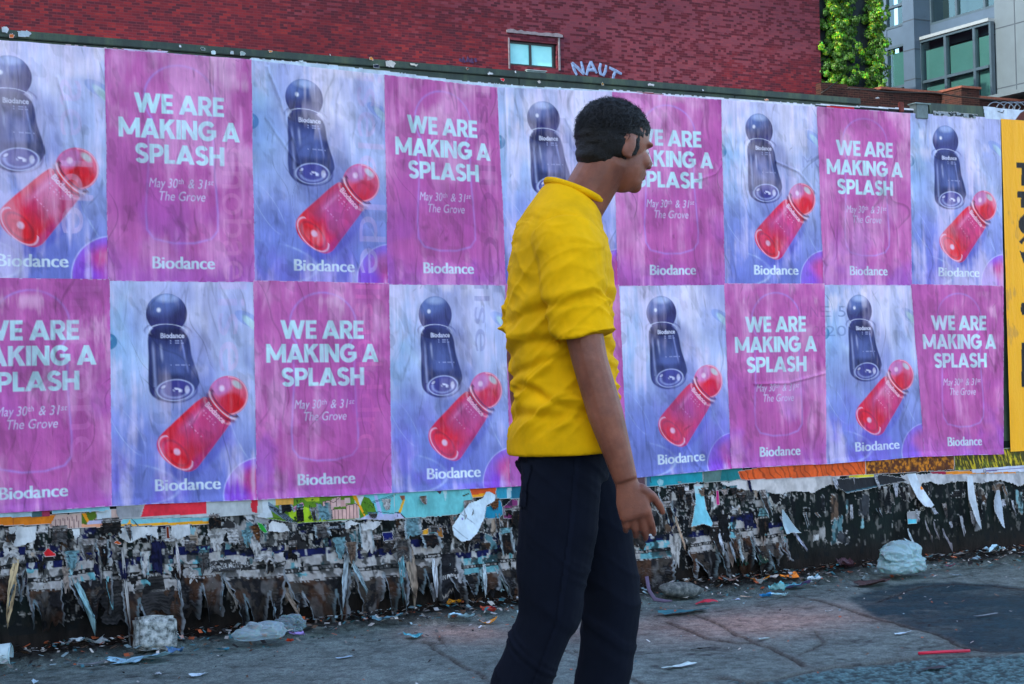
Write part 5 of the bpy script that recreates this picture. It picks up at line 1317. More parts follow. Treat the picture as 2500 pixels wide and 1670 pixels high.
white_tab(SM([(1400, 480), (1500, 440), (1690, 440), (1640, 520), (1570, 570), (1500, 560), (1420, 580)]), "double lobed white tab under the cyan water")
# words still readable on the remains
W_ = (214, 208, 204)
flap_px(345, 1395, .30, .165, "tab", (52, 50, 50), .02, 0, .05, None, 11, .5, "dark newsprint sheet with white capitals, left part of the fence", [("A MAJOR MOTION PICTURE", .03, .97, .14, .075, W_), ("WWW.", .05, .3, .52, .05, (120, 116, 112)), (".COM", .6, .8, .52, .05, (120, 116, 112))])
flap_px(1084, 1352, .155, .175, "tab", (38, 38, 42), .02, 0, .08, (150, 150, 152), 12, .2, "black poster remnant reading motion picture", [("MOTION PICTURE", .06, .97, .60, .085, (226, 222, 218)), ("HONORS", .2, .7, .93, .05, (170, 160, 150))])
flap_px(1195, 1378, .10, .13, "tab", (30, 30, 34), .02, 0, .08, (150, 176, 180), 13, 0, "small black remnant with white letters beside the man's leg", [("ION PICT", .1, .95, .52, .12, (222, 218, 214))])
flap_px(808, 1277, .20, .035, "tab", (26, 28, 32), .006, 0, .02, None, 14, 0, "black caption strip under the pink tower blocks", [("tainment Inc.", .08, .92, .68, .42, (150, 154, 158))])
flap_px(560, 1365, .16, .05, "tab", (70, 68, 68), .008, 0, .05, None, 15, 0, "grey newsprint strip with worn white capitals", [("MAJOR MOTION", .05, .95, .72, .4, (190, 186, 182))])
flap_px(1816, 1300, .085, .12, "tab", (120, 112, 104), .03, 0, .1, (176, 190, 194), 16, .5, "brown newsprint sheet with a web address, right of the man", [("WWW.", .1, .9, .2, .09, (50, 46, 44))])
flap_px(1800, 1340, .06, .07, "flare", (40, 62, 52), .03, 0, .1, None, 17, 0, "green black bill end with pale letters at the fence foot", [("K", .45, .65, .8, .2, (160, 150, 120))])
flap_px(1858, 1345, .075, .055, "tab", (36, 58, 50), .03, 0, .1, None, 18, 0, "second green black bill end with pale letters", [("YO", .5, .9, .8, .35, (160, 156, 130))])
# remnants of one bill pasted again and again: navy band, pale caption bands, dark picture, torn into tongues
def remnant(x0, z0, w, L, taper, seed, label, lift=.012, tilt=0.0):
    nu, nv = 44, 72
    s = np.linspace(-.5, .5, nu)[None, :] + np.zeros((nv, 1)); t = np.linspace(0, 1, nv)[:, None] + 0 * s
    wt = 1 - taper * ss(.30, 1.0, t)
    edge = (fbm(np.sign(s) * 3 + 10, t * 12, seed, 3) - .5) * .10 * (np.abs(s) * 2) ** 3
    end = ((fbm(s * 2.6, t * 0, seed + 2, 4) - .5) * .75 + (ridge(s * 3, t * 0 + .5, seed + 12, 2) - .3) * .12) * t ** 3
    wav = .022 * np.sin(s * 9 + seed) * t
    x = x0 + (s * wt + edge) * w + tilt * L * t; z = z0 - L * t * (1 + end)
    y = -.009 - lift * t ** 1.5 - .05 * ((np.abs(s) * 2) ** 5) * ss(.32, .8, t) * (.3 + .9 * vnoise(np.sign(s) * 5, t * 2, seed + 5)) - wav * .5 - .022 * ridge(s * w * 22 + 2.4 * t, t * 2.2, seed + 6, 3) * (.25 + t) - .010 * ridge(s * w * 30 - 3 * t, t * 5, seed + 26, 2)
    X = s * w * 12; Zt = t * L * 12
    n = fbm(X * 2 + seed, Zt * 2, seed + 7, 4); f = fbm(X * 9, Zt * 5, seed + 8, 3); f2 = fbm(X * 14, Zt * 6, seed + 9, 2)
    c = lin((38, 36, 38)) * (.35 + 1.1 * n)[..., None]
    c = np.where((n > .55)[..., None], lin((74, 66, 60)) * (.5 + .8 * f)[..., None], c)
    br = ss(.50, .66, fbm(X * .9, Zt * .9, seed + 10, 3))[..., None] * (t > .44)[..., None]; c = c * (1 - .7 * br) + lin((92, 62, 44)) * (.4 + f)[..., None] * .7 * br
    sm = ss(.58, .68, fbm(X * 1.6, Zt * 1.0, seed + 11, 3))[..., None]; c = c * (1 - .5 * sm) + lin((120, 116, 114)) * .5 * sm
    blk = vnoise(np.floor(X * .8 + 20 + .5 * fbm(X, Zt * 2, seed + 33, 2)) * 1.7, np.floor(t * 0) + seed, seed + 13) * .6 + .4 * fbm(X * 1.5, Zt * 1.5, seed + 34, 3)
    pale = np.where((blk > .62)[..., None], lin((112, 176, 184)), np.where((blk > .12)[..., None], lin((186, 180, 176)), lin((60, 58, 58)))) * (.62 + .6 * f)[..., None]
    tj = t + .09 * (fbm(X * .5, Zt * .3, seed + 35, 2) - .5) + .035 * (fbm(X * 1.2, Zt * 0, seed + 14, 2) - .5)
    band = lambda a, b: ((tj > a) & (tj < b))[..., None]
    c = np.where(band(.0, .12), lin((24, 30, 76)) * (.5 + n)[..., None], c)
    c = np.where(band(.12, .25), pale, c); c = np.where(band(.25, .32), lin((30, 30, 32)), c); c = np.where(band(.32, .43), pale, c)
    words = (fbm(X * 16, Zt * 0, seed + 15, 1) > .42) & (f2 < .62)
    for a, b in ((.268, .305), (.435, .458)): c = np.where(band(a, b) & words[..., None], lin((170, 164, 160)), c)
    ln = (np.sin(t * L * 2 * math.pi / .011) > .2) & (fbm(X * 14, Zt * 8, seed + 16, 1) > .5); c = np.where((band(.6, .85) & ln[..., None]) & (blk > .5)[..., None], c + .05, c)
    fl = ss(.60, .65, fbm(X * 3.6, Zt * 1.7, seed + 17, 3)) * np.exp(-((t - .10) / .16) ** 2); c = c * (1 - fl[..., None]) + lin((200, 196, 190)) * fl[..., None]
    dk = ss(.55, .60, fbm(X * 2.6, Zt * 1.9, seed + 18, 3)) * ss(.62, .3, t); c = c * (1 - .85 * dk[..., None]) + lin((22, 26, 26)) * .85 * dk[..., None]
    eb = ss(.455, .475, np.abs(s)) * ss(.3, .4, t); c = c * (1 - eb[..., None]) + lin((176, 182, 186)) * (.25 + .55 * f)[..., None] * eb[..., None]
    r = random.Random(seed); cut = np.zeros(s.shape, bool)
    sj = s + .025 * (fbm(t * 9, s * 0, seed + 30, 3) - .5)
    for k in range(1 + int(w > .2)):
        sk, tk, hw = r.uniform(-.38, .38), r.uniform(.40, .72), r.uniform(.10, .22) * .17 / w
        lim = hw * (t - tk) / (1 - tk) ; d = np.abs(sj - sk) - lim
        cut |= (t > tk) & (d < 0)
        rim = ((t > tk - .03) & (d > -.01) & (d < .022 * .17 / w + .012))[..., None]
        c = np.where(rim, lin((190, 198, 202) if k % 2 else (150, 172, 178)) * (.22 + .5 * f)[..., None], c)
        y = y - .028 * np.exp(-(np.clip(d, 0, 1) / (.05 * .17 / w)) ** 2) * ss(tk, tk + .2, t)
    c = c * (1 - .6 * ss(.45, .9, t) * ss(.3, .55, n))[..., None] * .85
    org = np.array([x0, -.009, z0])
    F = grid_faces(nv, nu); kp = ~(cut[:-1, :-1] & cut[1:, 1:] & cut[1:, :-1] & cut[:-1, 1:]).ravel()
    a_, b_, d_ = sub_mesh(np.stack([x, y, z], -1).reshape(-1, 3), F[kp], np.clip(c, .003, .8).reshape(-1, 3))
    o = np_mesh("torn_paper", a_ - org, b_, d_, M_TORN)
    o.location = org; return tag(o, label, "torn paper", GT)
for i, (pa, pb, py, pl, tp) in enumerate([(-60, 60, 1330, .25, .25), (66, 150, 1352, .25, .15), (165, 270, 1358, .26, .35), (292, 432, 1345, .32, .12), (428, 545, 1336, .27, .18), (545, 690, 1332, .28, .35), (690, 850, 1326, .30, .30), (858, 985, 1320, .29, .28), (985, 1075, 1318, .28, .2), (1095, 1215, 1330, .23, .25), (1215, 1330, 1330, .24, .3), (1330, 1440, 1325, .24, .2), (1500, 1640, 1300, .25, .15), (1675, 1762, 1285, .23, .12), (1775, 1835, 1262, .25, .15), (1838, 1915, 1262, .24, .25)]):
    qa, qb = at_y(pa, py, -.01), at_y(pb, py, -.01)
    remnant((qa[0] + qb[0]) / 2, qa[2] * .5 + qb[2] * .5 + rnd.uniform(-.03, .018), (qb[0] - qa[0]) * 1.04, pl, tp, 900 + i * 3, "dark torn film bill remnant with pale bands, %s" % (("far left corner", "beside the left corner", "above the white paper wedge", "above the foam block", "just right of the foam block", "above the clear bag", "right of the clear bag", "over the long blue strip", "under the oval white flap's left", "under the oval white flap", "left of the man's legs", "behind the man's legs", "just right of the man's thigh", "under the cyan flaring flap", "with newsprint columns, right of the cyan flap", "left of the triangular white flap")[i]), .010 + .008 * rnd.random(), rnd.uniform(-.05, .05))
# rolled slivers either side of the tent shaped tears
SL = [(848, 1348, .028, .22, "sliver", (176, 190, 196), -.22), (858, 1366, .026, .13, "sliver", (150, 172, 178), .34), (686, 1434, .022, .105, "sliver", (140, 160, 170), -.5), (690, 1434, .024, .11, "sliver", (176, 160, 146), .5),
      (1060, 1338, .030, .20, "sliver", (206, 210, 214), -.10), (1183, 1365, .024, .145, "sliver", (190, 204, 208), -.16), (1203, 1366, .022, .14, "sliver", (150, 168, 172), .32), (978, 1330, .035, .22, "sliver", (120, 176, 186), -.05),
      (168, 1378, .030, .24, "sliver", (150, 190, 196), .36), (262, 1395, .024, .14, "sliver", (120, 170, 176), .03), (40, 1360, .034, .22, "sliver", (196, 170, 130), -.22), (298, 1336, .016, .30, "sliver", (176, 172, 168), .05),
      (430, 1322, .014, .12, "sliver", (206, 200, 198), .0), (550, 1420, .014, .09, "sliver", (190, 186, 180), .4), (545, 1425, .016, .10, "sliver", (140, 164, 176), -.3), (1755, 1292, .020, .10, "sliver", (196, 200, 206), -.12), (1776, 1300, .016, .12, "sliver", (170, 182, 190), .05),
      (1868, 1325, .020, .13, "sliver", (150, 190, 200), .18), (1918, 1315, .022, .10, "point", (160, 148, 150), -.2), (1648, 1260, .018, .14, "sliver", (206, 176, 150), .12), (1940, 1300, .02, .085, "sliver", (176, 180, 196), .45), (1000, 1335, .05, .26, "sliver", (156, 140, 124), 0),
      (2215, 1290, .016, .11, "sliver", (190, 204, 212), .2), (2258, 1270, .014, .10, "sliver", (150, 146, 148), .02), (2278, 1272, .012, .10, "sliver", (140, 136, 140), 0), (2300, 1290, .016, .10, "sliver", (130, 128, 134), .14), (1475, 1395, .02, .13, "sliver", (150, 140, 150), .1), (1455, 1400, .02, .12, "sliver", (120, 124, 130), -.1)]
for i, (px, py, w, L, sh, col, tl) in enumerate(SL):
    flap_px(px, py, w, L, sh, col, .03 + .02 * rnd.random(), tl, .5, None, 200 + i, 0, "narrow curled %s paper sliver %s" % ("pale" if sum(col) > 520 else "grey", "left of the walking man" if px < 1300 else "right of the walking man"))
# filler flaps along the whole foot of the fence, thick to the left and sparse to the right
r5 = random.Random(77)
PALF = [((118, 114, 112), "grey newsprint", 5), ((84, 80, 78), "grey newsprint", 5), ((58, 55, 54), "dark newsprint", 5), ((40, 38, 38), "dark newsprint", 4), ((176, 172, 168), "dirty white paper", 4), ((104, 140, 146), "pale cyan paper", 2), ((112, 92, 78), "brown stained paper", 2), ((24, 26, 58), "navy printed paper", 2), ((26, 26, 28), "black printed paper", 3), ((104, 66, 38), "rust brown paper", 1), ((150, 134, 124), "beige paper", 3)]
PALW = [p for p in PALF for _ in range(p[2])]
for a, b, cnt in [(-1.2, 1.75, 84), (1.75, 3.25, 50), (3.25, 5.6, 34)]:
    for i in range(cnt):
        x = a + (b - a) * (i + r5.random() * 1.6) / cnt
        col, what, _ = r5.choice(PALW)
        sparse = a > 3
        big = r5.random() < .5
        if big and a < 1: z0, L, w = r5.uniform(.33, .46), r5.uniform(.05, .12), r5.uniform(.03, .09)
        elif big: z0, L, w = r5.uniform(.27, .47), r5.uniform(.07, .17), r5.uniform(.04, .11)
        else: z0, L, w = r5.uniform(.40, .545), r5.uniform(.025, .075), r5.uniform(.02, .07)
        if sparse:
            L *= .55; w *= .4; z0 = r5.uniform(.22, .53)
            if r5.random() < .8: col, what = (166, 166, 172), "dirty white paper"
        if big and z0 < .40 and not sparse: z0, L = z0, min(L, z0 - .13)
        sh = r5.choice(["tab", "tab", "tab", "half", "half", "half"])
        where = "left of the man" if x < 1.75 else ("right of the man" if x < 3.25 else "near the right end")
        loose = r5.random() < .22
        flap(x, z0, w, L, sh, col, r5.uniform(.012, .03) if loose else r5.uniform(.004, .016), r5.uniform(-.12, .12), r5.uniform(.12, .35) if loose else r5.uniform(.0, .10), (150, 160, 162) if loose else r5.choice([None, None, (140, 138, 136)]), 400 + i + int(a * 100), .65 if "news" in what else (.4 if r5.random() < .3 else 0), "torn %s flap on the fence foot, %s" % (what, where))
# scraps still stapled to the top rail
RAIL = [(12, 74, 20, 16, (196, 204, 206)), (28, 88, 16, 12, (230, 120, 60)), (58, 84, 36, 18, (176, 190, 196)), (440, 114, 7, 8, (206, 210, 210)), (494, 120, 14, 12, (70, 90, 84)), (520, 128, 14, 12, (196, 214, 212)), (566, 130, 10, 10, (190, 200, 200)), (592, 132, 16, 12, (160, 176, 170)), (660, 126, 12, 8, (214, 130, 40)), (735, 150, 12, 6, (190, 206, 206)), (806, 134, 6, 7, (206, 210, 206)), (905, 144, 12, 9, (226, 140, 40)), (918, 162, 18, 10, (40, 44, 60)), (952, 156, 28, 18, (214, 208, 196)), (1010, 158, 22, 8, (224, 214, 190)), (1140, 168, 10, 8, (130, 70, 30)), (1196, 180, 16, 8, (206, 206, 200)), (1226, 195, 12, 9, (216, 30, 40)), (1258, 176, 5, 6, (220, 224, 224)), (1316, 200, 9, 8, (206, 196, 180)), (1470, 206, 8, 10, (150, 110, 40)), (1588, 208, 20, 8, (220, 212, 206)), (1715, 220, 6, 6, (206, 210, 214)), (1870, 244, 14, 6, (226, 140, 90)), (2140, 240, 12, 5, (150, 160, 164))]
for i, (px, py, w, h, col) in enumerate(RAIL):
    bill([(px - w * .5, py - h * .45), (px + w * .2, py - h * .55), (px + w * .55, py - h * .1), (px + w * .35, py + h * .5), (px - w * .4, py + h * .45)], col, "small %s paper scrap stapled to the green top rail, %s" % ("red" if col[0] > 200 and col[1] < 80 else "orange" if col[2] < 100 and col[0] > 200 else "dark" if sum(col) < 260 else "whitish", "far left end" if px < 150 else "left stretch" if px < 620 else "middle stretch" if px < 1300 else "right stretch"), (), -.0135, .008, .004, .0028, name="paper_scrap", cat="paper scrap", group="paper scraps on the top rail", mat=M_TORN)
# ================================================================== LITTER on the pavement
M_LIT = painted("litter_paper", 0.6, 0.4, ((70, 0.3, (1, 1, 1)),))
GLIT = "litter along the fence foot"
def crumpled(px, py, w, d, col, label, name="paper_litter", cat="paper litter", h=.02, seed=1, rot=0.0, col2=None, fold=.5, ragged=.35, z=.0, n=22, mat=None, stand=0.0):
    """a bent sheet lying on the ground: w by d metres, creased along straight folds"""
    q = at_z(px, py, .03)
    r = random.Random(seed)
    U, V = np.meshgrid(np.linspace(-.5, .5, n), np.linspace(-.5, .5, n))
    an = np.arctan2(V, U)
    f = 1 - ragged * (fbm(np.cos(an) * 2 + 5, np.sin(an) * 2 + 5, seed, 3) - .2)
    x, y = U * w * f, V * d * f
    zz = np.zeros_like(x)
    for k in range(6):
        a = r.uniform(0, math.pi); o = r.uniform(-.3, .3)
        dist = U * math.cos(a) + V * math.sin(a) - o
        zz += np.abs(dist) * r.uniform(-.6, 1.0) * h * fold * 2
    zz += h * (fbm(U * 3 + 3, V * 3, seed + 3, 3) - .3)
    zz -= zz.min(); zz *= h / max(zz.max(), 1e-6); 
    y2 = y * (1 - .8 * stand); zz = zz + stand * (V + .5) * d
    c, s = math.cos(rot), math.sin(rot)
    gr = .035 * ss(-.35, -.05, q[1])
    P = np.stack([x * c - y2 * s, x * s + y2 * c, zz + .004], -1)
    C = np.ones(x.shape + (1,)) * lin(col) * (.75 + .5 * fbm(U * 6, V * 6, seed + 5, 3)[..., None])
    if col2 is not None: C = np.where((fbm(U * 3, V * 3, seed + 8, 2) > .5)[..., None], lin(col2), C)
    C = C * (1 - .4 * ss(.5, .8, fbm(U * 4, V * 4, seed + 9, 4)))[..., None]
    o = np_mesh(name, P.reshape(-1, 3), grid_faces(n, n), np.clip(C, .003, .85).reshape(-1, 3), mat or M_LIT)
    o.location = (q[0], q[1], gr + z)
    return tag(o, label, cat, GLIT)
S8b = lambda x, y: (1400 + x / 2.752, 1100 + y / 2.752)
S9b = lambda x, y: (1900 + x / 2.528, 1050 + y / 2.528)
S5b = lambda x, y: (x / 3.2, 1180 + y / 3.2)
S6b = lambda x, y: (600 + x / 3.2, 1180 + y / 3.2)
crumpled(*S5b(680, 1270), .15, .07, (186, 196, 200), "folded white paper wedge on the dirt at the left", h=.035, seed=3, rot=-.2)
crumpled(*S5b(1080, 1345), .27, .13, (150, 196, 214), "torn light blue paper spread in front of the dirty square block", h=.045, seed=4, rot=-.3, ragged=.8)
crumpled(*S5b(720, 1370), .12, .03, (120, 124, 128), "thin grey strip of paper on the dirt at the left", h=.012, seed=5)
crumpled(*S5b(1550, 1445), .075, .03, (176, 196, 206), "small white paper shred on bare pavement, left foreground", h=.01, seed=6, rot=.2)
crumpled(*S5b(1225, 1440), .03, .03, (150, 160, 164), "tiny white scrap below the light blue paper", h=.01, seed=7)
crumpled(*S5b(275, 1500), .025, .04, (176, 206, 220), "tiny pale blue scrap at the lower left corner", h=.012, seed=8)
crumpled(*S5b(1370, 1290), .07, .05, (70, 110, 150), "crumpled blue wrapper right of the dirty square block", h=.03, seed=9)
crumpled(*S5b(1395, 1235), .05, .04, (186, 150, 136), "small beige crumple behind the blue wrapper", h=.025, seed=10)
crumpled(*S5b(1745, 1262), .06, .03, (60, 130, 150), "little teal scrap left of the clear bag", h=.015, seed=11)
crumpled(*S5b(225, 1230), .035, .05, (226, 110, 30), "small orange leaf of paper stuck at the fence foot, far left", h=.01, seed=12, stand=.9, z=.06)
crumpled(*S6b(930, 1010), .26, .06, (92, 128, 140), "long grey blue strip of torn poster lying against the fence", h=.06, seed=14, rot=-.35, ragged=.6, stand=.3)
crumpled(*S6b(1100, 1075), .17, .06, (96, 134, 146), "grey blue torn piece right of the long strip", h=.03, seed=15)
crumpled(*S6b(1310, 1155), .08, .06, (50, 150, 164), "bright teal wrapper on the pavement edge", h=.03, seed=16, rot=.5, col2=(120, 190, 200))
crumpled(*S6b(1400, 985), .04, .05, (176, 178, 184), "upright white scrap left of the orange wrappers", h=.03, seed=17, stand=.6)
crumpled(*S6b(1630, 985), .075, .05, (240, 160, 30), "orange and white wrapper left of the man's legs", h=.035, seed=18, rot=-.5, stand=.4)
crumpled(*S6b(1680, 1035), .12, .055, (170, 210, 226), "pale blue paper lying under the orange wrapper", h=.03, seed=19, rot=-.2)
crumpled(*S6b(1890, 1050), .09, .04, (240, 156, 26), "second orange wrapper close to the man's leg", h=.03, seed=20, rot=-.5, col2=(210, 206, 204))
crumpled(*S6b(1900, 1000), .08, .04, (196, 30, 46), "red wrapper with a yellow edge beside the man's leg", h=.03, seed=21, col2=(150, 60, 30))
crumpled(*S6b(1845, 1080), .035, .02, (214, 214, 216), "white pebble sized scrap below the orange wrapper", h=.012, seed=22)
crumpled(*S6b(770, 1310), .07, .025, (150, 180, 196), "faint white shred on bare pavement below the clear bag", h=.006, seed=23)
crumpled(*S6b(580, 1140), .07, .035, (150, 158, 160), "white crumple right of the clear bag", h=.02, seed=24)
crumpled(*S6b(345, 1200), .035, .03, (226, 70, 36), "little orange red scrap in front of the clear bag", h=.02, seed=25)
crumpled(*S6b(400, 1170), .07, .035, (150, 130, 190), "lilac paper twist beside the clear bag", h=.02, seed=26)
crumpled(*S8b(235, 1125), .105, .035, (190, 214, 224), "flat white paper packet behind the man's rear leg", h=.015, seed=27, rot=-.15)
crumpled(*S8b(150, 985), .09, .05, (186, 140, 110), "tan crumpled cup base among the dirt behind the man", h=.045, seed=28)
crumpled(*S8b(60, 1040), .16, .05, (96, 120, 124), "grey torn strip behind the man's leg", h=.03, seed=29, ragged=.7)
crumpled(*S8b(60, 1090), .15, .05, (74, 104, 96), "green grey flattened paper behind the man's leg", h=.015, seed=30)
crumpled(*S8b(890, 990), .115, .03, (200, 26, 50), "crushed red drink box in front of the pale stone", h=.02, seed=31, col2=(176, 40, 60))
crumpled(*S8b(700, 1405), .17, .035, (186, 206, 206), "ragged white paper on bare pavement in the right foreground", h=.012, seed=32, rot=.1, ragged=.8)
crumpled(*S8b(1280, 1225), .055, .018, (176, 196, 200), "tiny white shred on the pale warm pavement patch", h=.008, seed=33)
crumpled(*S8b(855, 1290), .10, .02, (30, 30, 34), "thin black rubber strip on the pavement", h=.008, seed=34, rot=-.1)
crumpled(*S8b(740, 1050), .30, .08, (44, 104, 112), "teal translucent film flattened on the dirt", h=.02, seed=35, ragged=.6)
crumpled(*S8b(1255, 890), .10, .05, (206, 210, 212), "white paper with orange corner left of the colourful litter heap", h=.04, seed=36, col2=(236, 140, 20))
crumpled(*S8b(1380, 910), .10, .05, (90, 176, 186), "teal bag scrap in the litter heap", h=.045, seed=37, col2=(150, 210, 214))
crumpled(*S8b(1300, 945), .085, .03, (30, 120, 176), "bright blue scrap in the litter heap", h=.02, seed=38)
crumpled(*S8b(1385, 942), .10, .03, (170, 214, 226), "pale cyan scrap in front of the litter heap", h=.02, seed=39)
crumpled(*S8b(1450, 862), .12, .035, (240, 130, 26), "orange wrapper on top of the litter heap", h=.03, seed=40, rot=.1)
crumpled(*S8b(1500, 890), .15, .05, (96, 80, 130), "violet and teal wrapper at the right end of the heap", h=.035, seed=41, col2=(70, 140, 150))
crumpled(*S8b(1600, 862), .12, .04, (110, 150, 164), "grey blue wrapper beyond the litter heap", h=.03, seed=42, col2=(180, 196, 200))
crumpled(*S8b(1090, 968), .05, .015, (170, 180, 206), "small lilac white shred on the pavement", h=.008, seed=43)
crumpled(*S8b(985, 975), .045, .015, (196, 196, 200), "small white shred left of the lilac one", h=.008, seed=44)
crumpled(*S8b(1160, 950), .06, .02, (206, 176, 150), "cream coloured shred near the litter heap", h=.01, seed=45, rot=-.5)
crumpled(*S8b(1050, 890), .10, .05, (110, 84, 74), "brown crumpled paper against the fence right of the stone", h=.035, seed=46)
crumpled(*S8b(745, 770), .035, .05, (176, 178, 186), "small white scrap stuck on the dark boards right of the man", h=.01, seed=47, stand=.95, z=.10)
crumpled(*S9b(262, 850), .07, .03, (30, 150, 96), "bright green wrapper at the fence foot", h=.02, seed=48)
crumpled(*S9b(1330, 770), .13, .06, (170, 206, 220), "pale blue crumpled paper at the fence foot, far right", h=.05, seed=49)
crumpled(*S9b(1215, 800), .07, .03, (140, 166, 180), "small grey blue scrap left of the far right paper", h=.02, seed=50)
crumpled(*S9b(1060, 830), .09, .03, (150, 60, 90), "dark pink straw wrapper near the plastic bag", h=.015, seed=51, rot=.3)
crumpled(*S9b(1085, 868), .06, .03, (130, 150, 160), "grey scrap right of the plastic bag", h=.015, seed=52)
crumpled(*S9b(770, 1218), .085, .025, (170, 190, 200), "white shred lying in the long crack", h=.012, seed=53)
crumpled(*S9b(312, 1082), .04, .015, (196, 200, 204), "tiny white shred beside the crack's upper end", h=.008, seed=54)
crumpled(*S9b(1285, 1105), .15, .025, (110, 120, 126), "pale scuffed paper trodden into the tar patch", h=.005, seed=55, ragged=.9)
crumpled(*S9b(960, 1425), .13, .035, (44, 40, 44), "dark tar blot with grit near the red stick", h=.006, seed=56)
crumpled(*S9b(570, 925), .26, .08, (62, 40, 36), "brown rotting cardboard pieces left of the plastic bag", h=.03, seed=57, ragged=.7)
crumpled(*S9b(420, 860), .10, .06, (70, 40, 48), "dark maroon crumpled paper at the fence foot", h=.05, seed=58)
crumpled(*S9b(60, 940), .14, .04, (140, 90, 60), "orange brown trodden paper in the heap's front edge", h=.02, seed=59, col2=(60, 130, 140))

# the curled lilac strip leaning behind the man's forward foot
q = at_z(1580, 1462, .05)
mb = MB(); mb.tube([(q[0], q[1], .15), (q[0] + .004, q[1] - .01, .09), (q[0] + .02, q[1] - .03, .05), (q[0] + .06, q[1] - .045, .04), (q[0] + .10, q[1] - .05, .038)], [.010, .010, .010, .008, .003], 8, True, .25)
tag(mb.build("paper_curl", plain("lilac_paper", (84, 70, 94), .6), None, True), "curled lilac paper strip standing against the fence right of the man", "paper litter", GLIT)
# red stick
a, b = at_z(*S9b(865, 1378), .008), at_z(*S9b(1182, 1362), .008)
tag(MB().tube([tuple(a), tuple((a * .5 + b * .5) + np.array([0, .003, 0])), tuple(b)], .006, 8).build("drinking_straw", plain("red_plastic", (190, 30, 60), .4), None, True), "red plastic straw lying on the pavement in the right foreground", "straw")
# paper cup at the left edge, lying on its side
q = at_z(*S5b(20, 1385), .03)
cup = empty("paper_cup", (q[0], q[1], .05)); tag(cup, "crushed white paper cup lying at the left photo edge", "cup")
mb = MB()
rings = [(-.10, .034), (-.05, .039), (0, .043), (.03, .046)]
mb.tube([(x, 0, 0) for x, _ in rings], [(r_, r_ * .8) for _, r_ in rings], 20, False)
c = mb.build("wall", plain("cup_paper", (190, 210, 214), .5, .15, 12), cup, True)
rim = MB().tube([(.03 + .0, .046 * math.cos(t), .037 * math.sin(t)) for t in np.linspace(0, 2 * math.pi, 25)], .003, 6, False).build("rim", plain("cup_rim", (160, 190, 196), .5), cup, True)
cup.rotation_euler = (0, 0, -.35)
# dirty square block of polystyrene leaning on the fence
q = at_z(*S5b(1222, 1280), .03)
mb = MB().box(-.082, .082, -.035, .035, 0, .135, .012)
bmesh.ops.subdivide_edges(mb.bm, edges=mb.bm.edges[:], cuts=5, use_grid_fill=True)
for v in mb.bm.verts:
    v.co += Vector((1, 1, 1)) * (float(fbm(v.co.x * 30 + 9, v.co.z * 30 + v.co.y * 11, 5, 3)) - .5) * .016
k = NT("dirty_foam"); vv = k.coords()
k.set(Base_Color=k.ramp(k.noise(vv, 34, 6, .7), [(.38, lin4(60, 64, 62)), (.52, lin4(150, 156, 154)), (.7, lin4(206, 206, 202))]), Roughness=.9); k.bump(k.noise(vv, 120, 3), .6, .004)
o = mb.build("foam_block", k.m, None, True); o.location = (q[0], q[1] + .02, .015); o.rotation_euler = (R(-8), R(3), .04)
tag(o, "dirty white square foam block leaning against the fence foot", "foam block")
# pale stone
q = at_z(*S8b(725, 945), .04)
mb = MB().ball((0, 0, 0), (.115, .05, .036), None, 28, 16)
for v in mb.bm.verts: v.co *= 1 + .5 * (float(fbm(v.co.x * 22 + 3, v.co.y * 30 + v.co.z * 35, 15, 4)) - .5)
k = NT("pale_stone"); k.set(Base_Color=k.ramp(k.noise(k.coords(), 40, 6, .7), [(.35, lin4(52, 58, 58)), (.5, lin4(84, 90, 88)), (.7, lin4(136, 136, 130))]), Roughness=.9); k.bump(k.noise(k.coords(), 90, 4), .8, .005)
o = mb.build("pale_stone", k.m, None, True); o.location = (q[0], q[1], .045); o.rotation_euler = (0, R(5), -.12)
tag(o, "pale oblong stone in the dirt right of the man", "stone")
# plastic bags
def bag(px, py, rx, ry, rz, label, seed, col, alpha, flat=.8, lean=0):
    q = at_z(px, py, .03)
    mb = MB().ball((0, 0, 0), (rx, ry, rz), None, 96, 60)
    for v in mb.bm.verts:
        n = v.co.normalized()
        f = 1 / (abs(n.x) ** 3.2 + abs(n.y) ** 3.2 + abs(n.z) ** 3.2) ** (1 / 3.2) * .86
        f *= 1 + .55 * (float(fbm(n.x * 2.6 + 5 + n.y, n.z * 2.6 + 3, seed, 3)) - .5) + .22 * float(ridge(n.x * 3.2 + 8 + n.y * 2, n.z * 3.2 + 2, seed + 3, 3)) - .07
        v.co = Vector((v.co.x * f, v.co.y * f, v.co.z * f))
        if v.co.z < -rz * .55: v.co.z = -rz * .55 + (v.co.z + rz * .55) * .15
    o = mb.build("plastic_bag", None or bag_mat(col, alpha), None, True)
    o.location = (q[0], q[1], .03 + rz * .6)
    return tag(o, label, "plastic bag")
_bm = {}
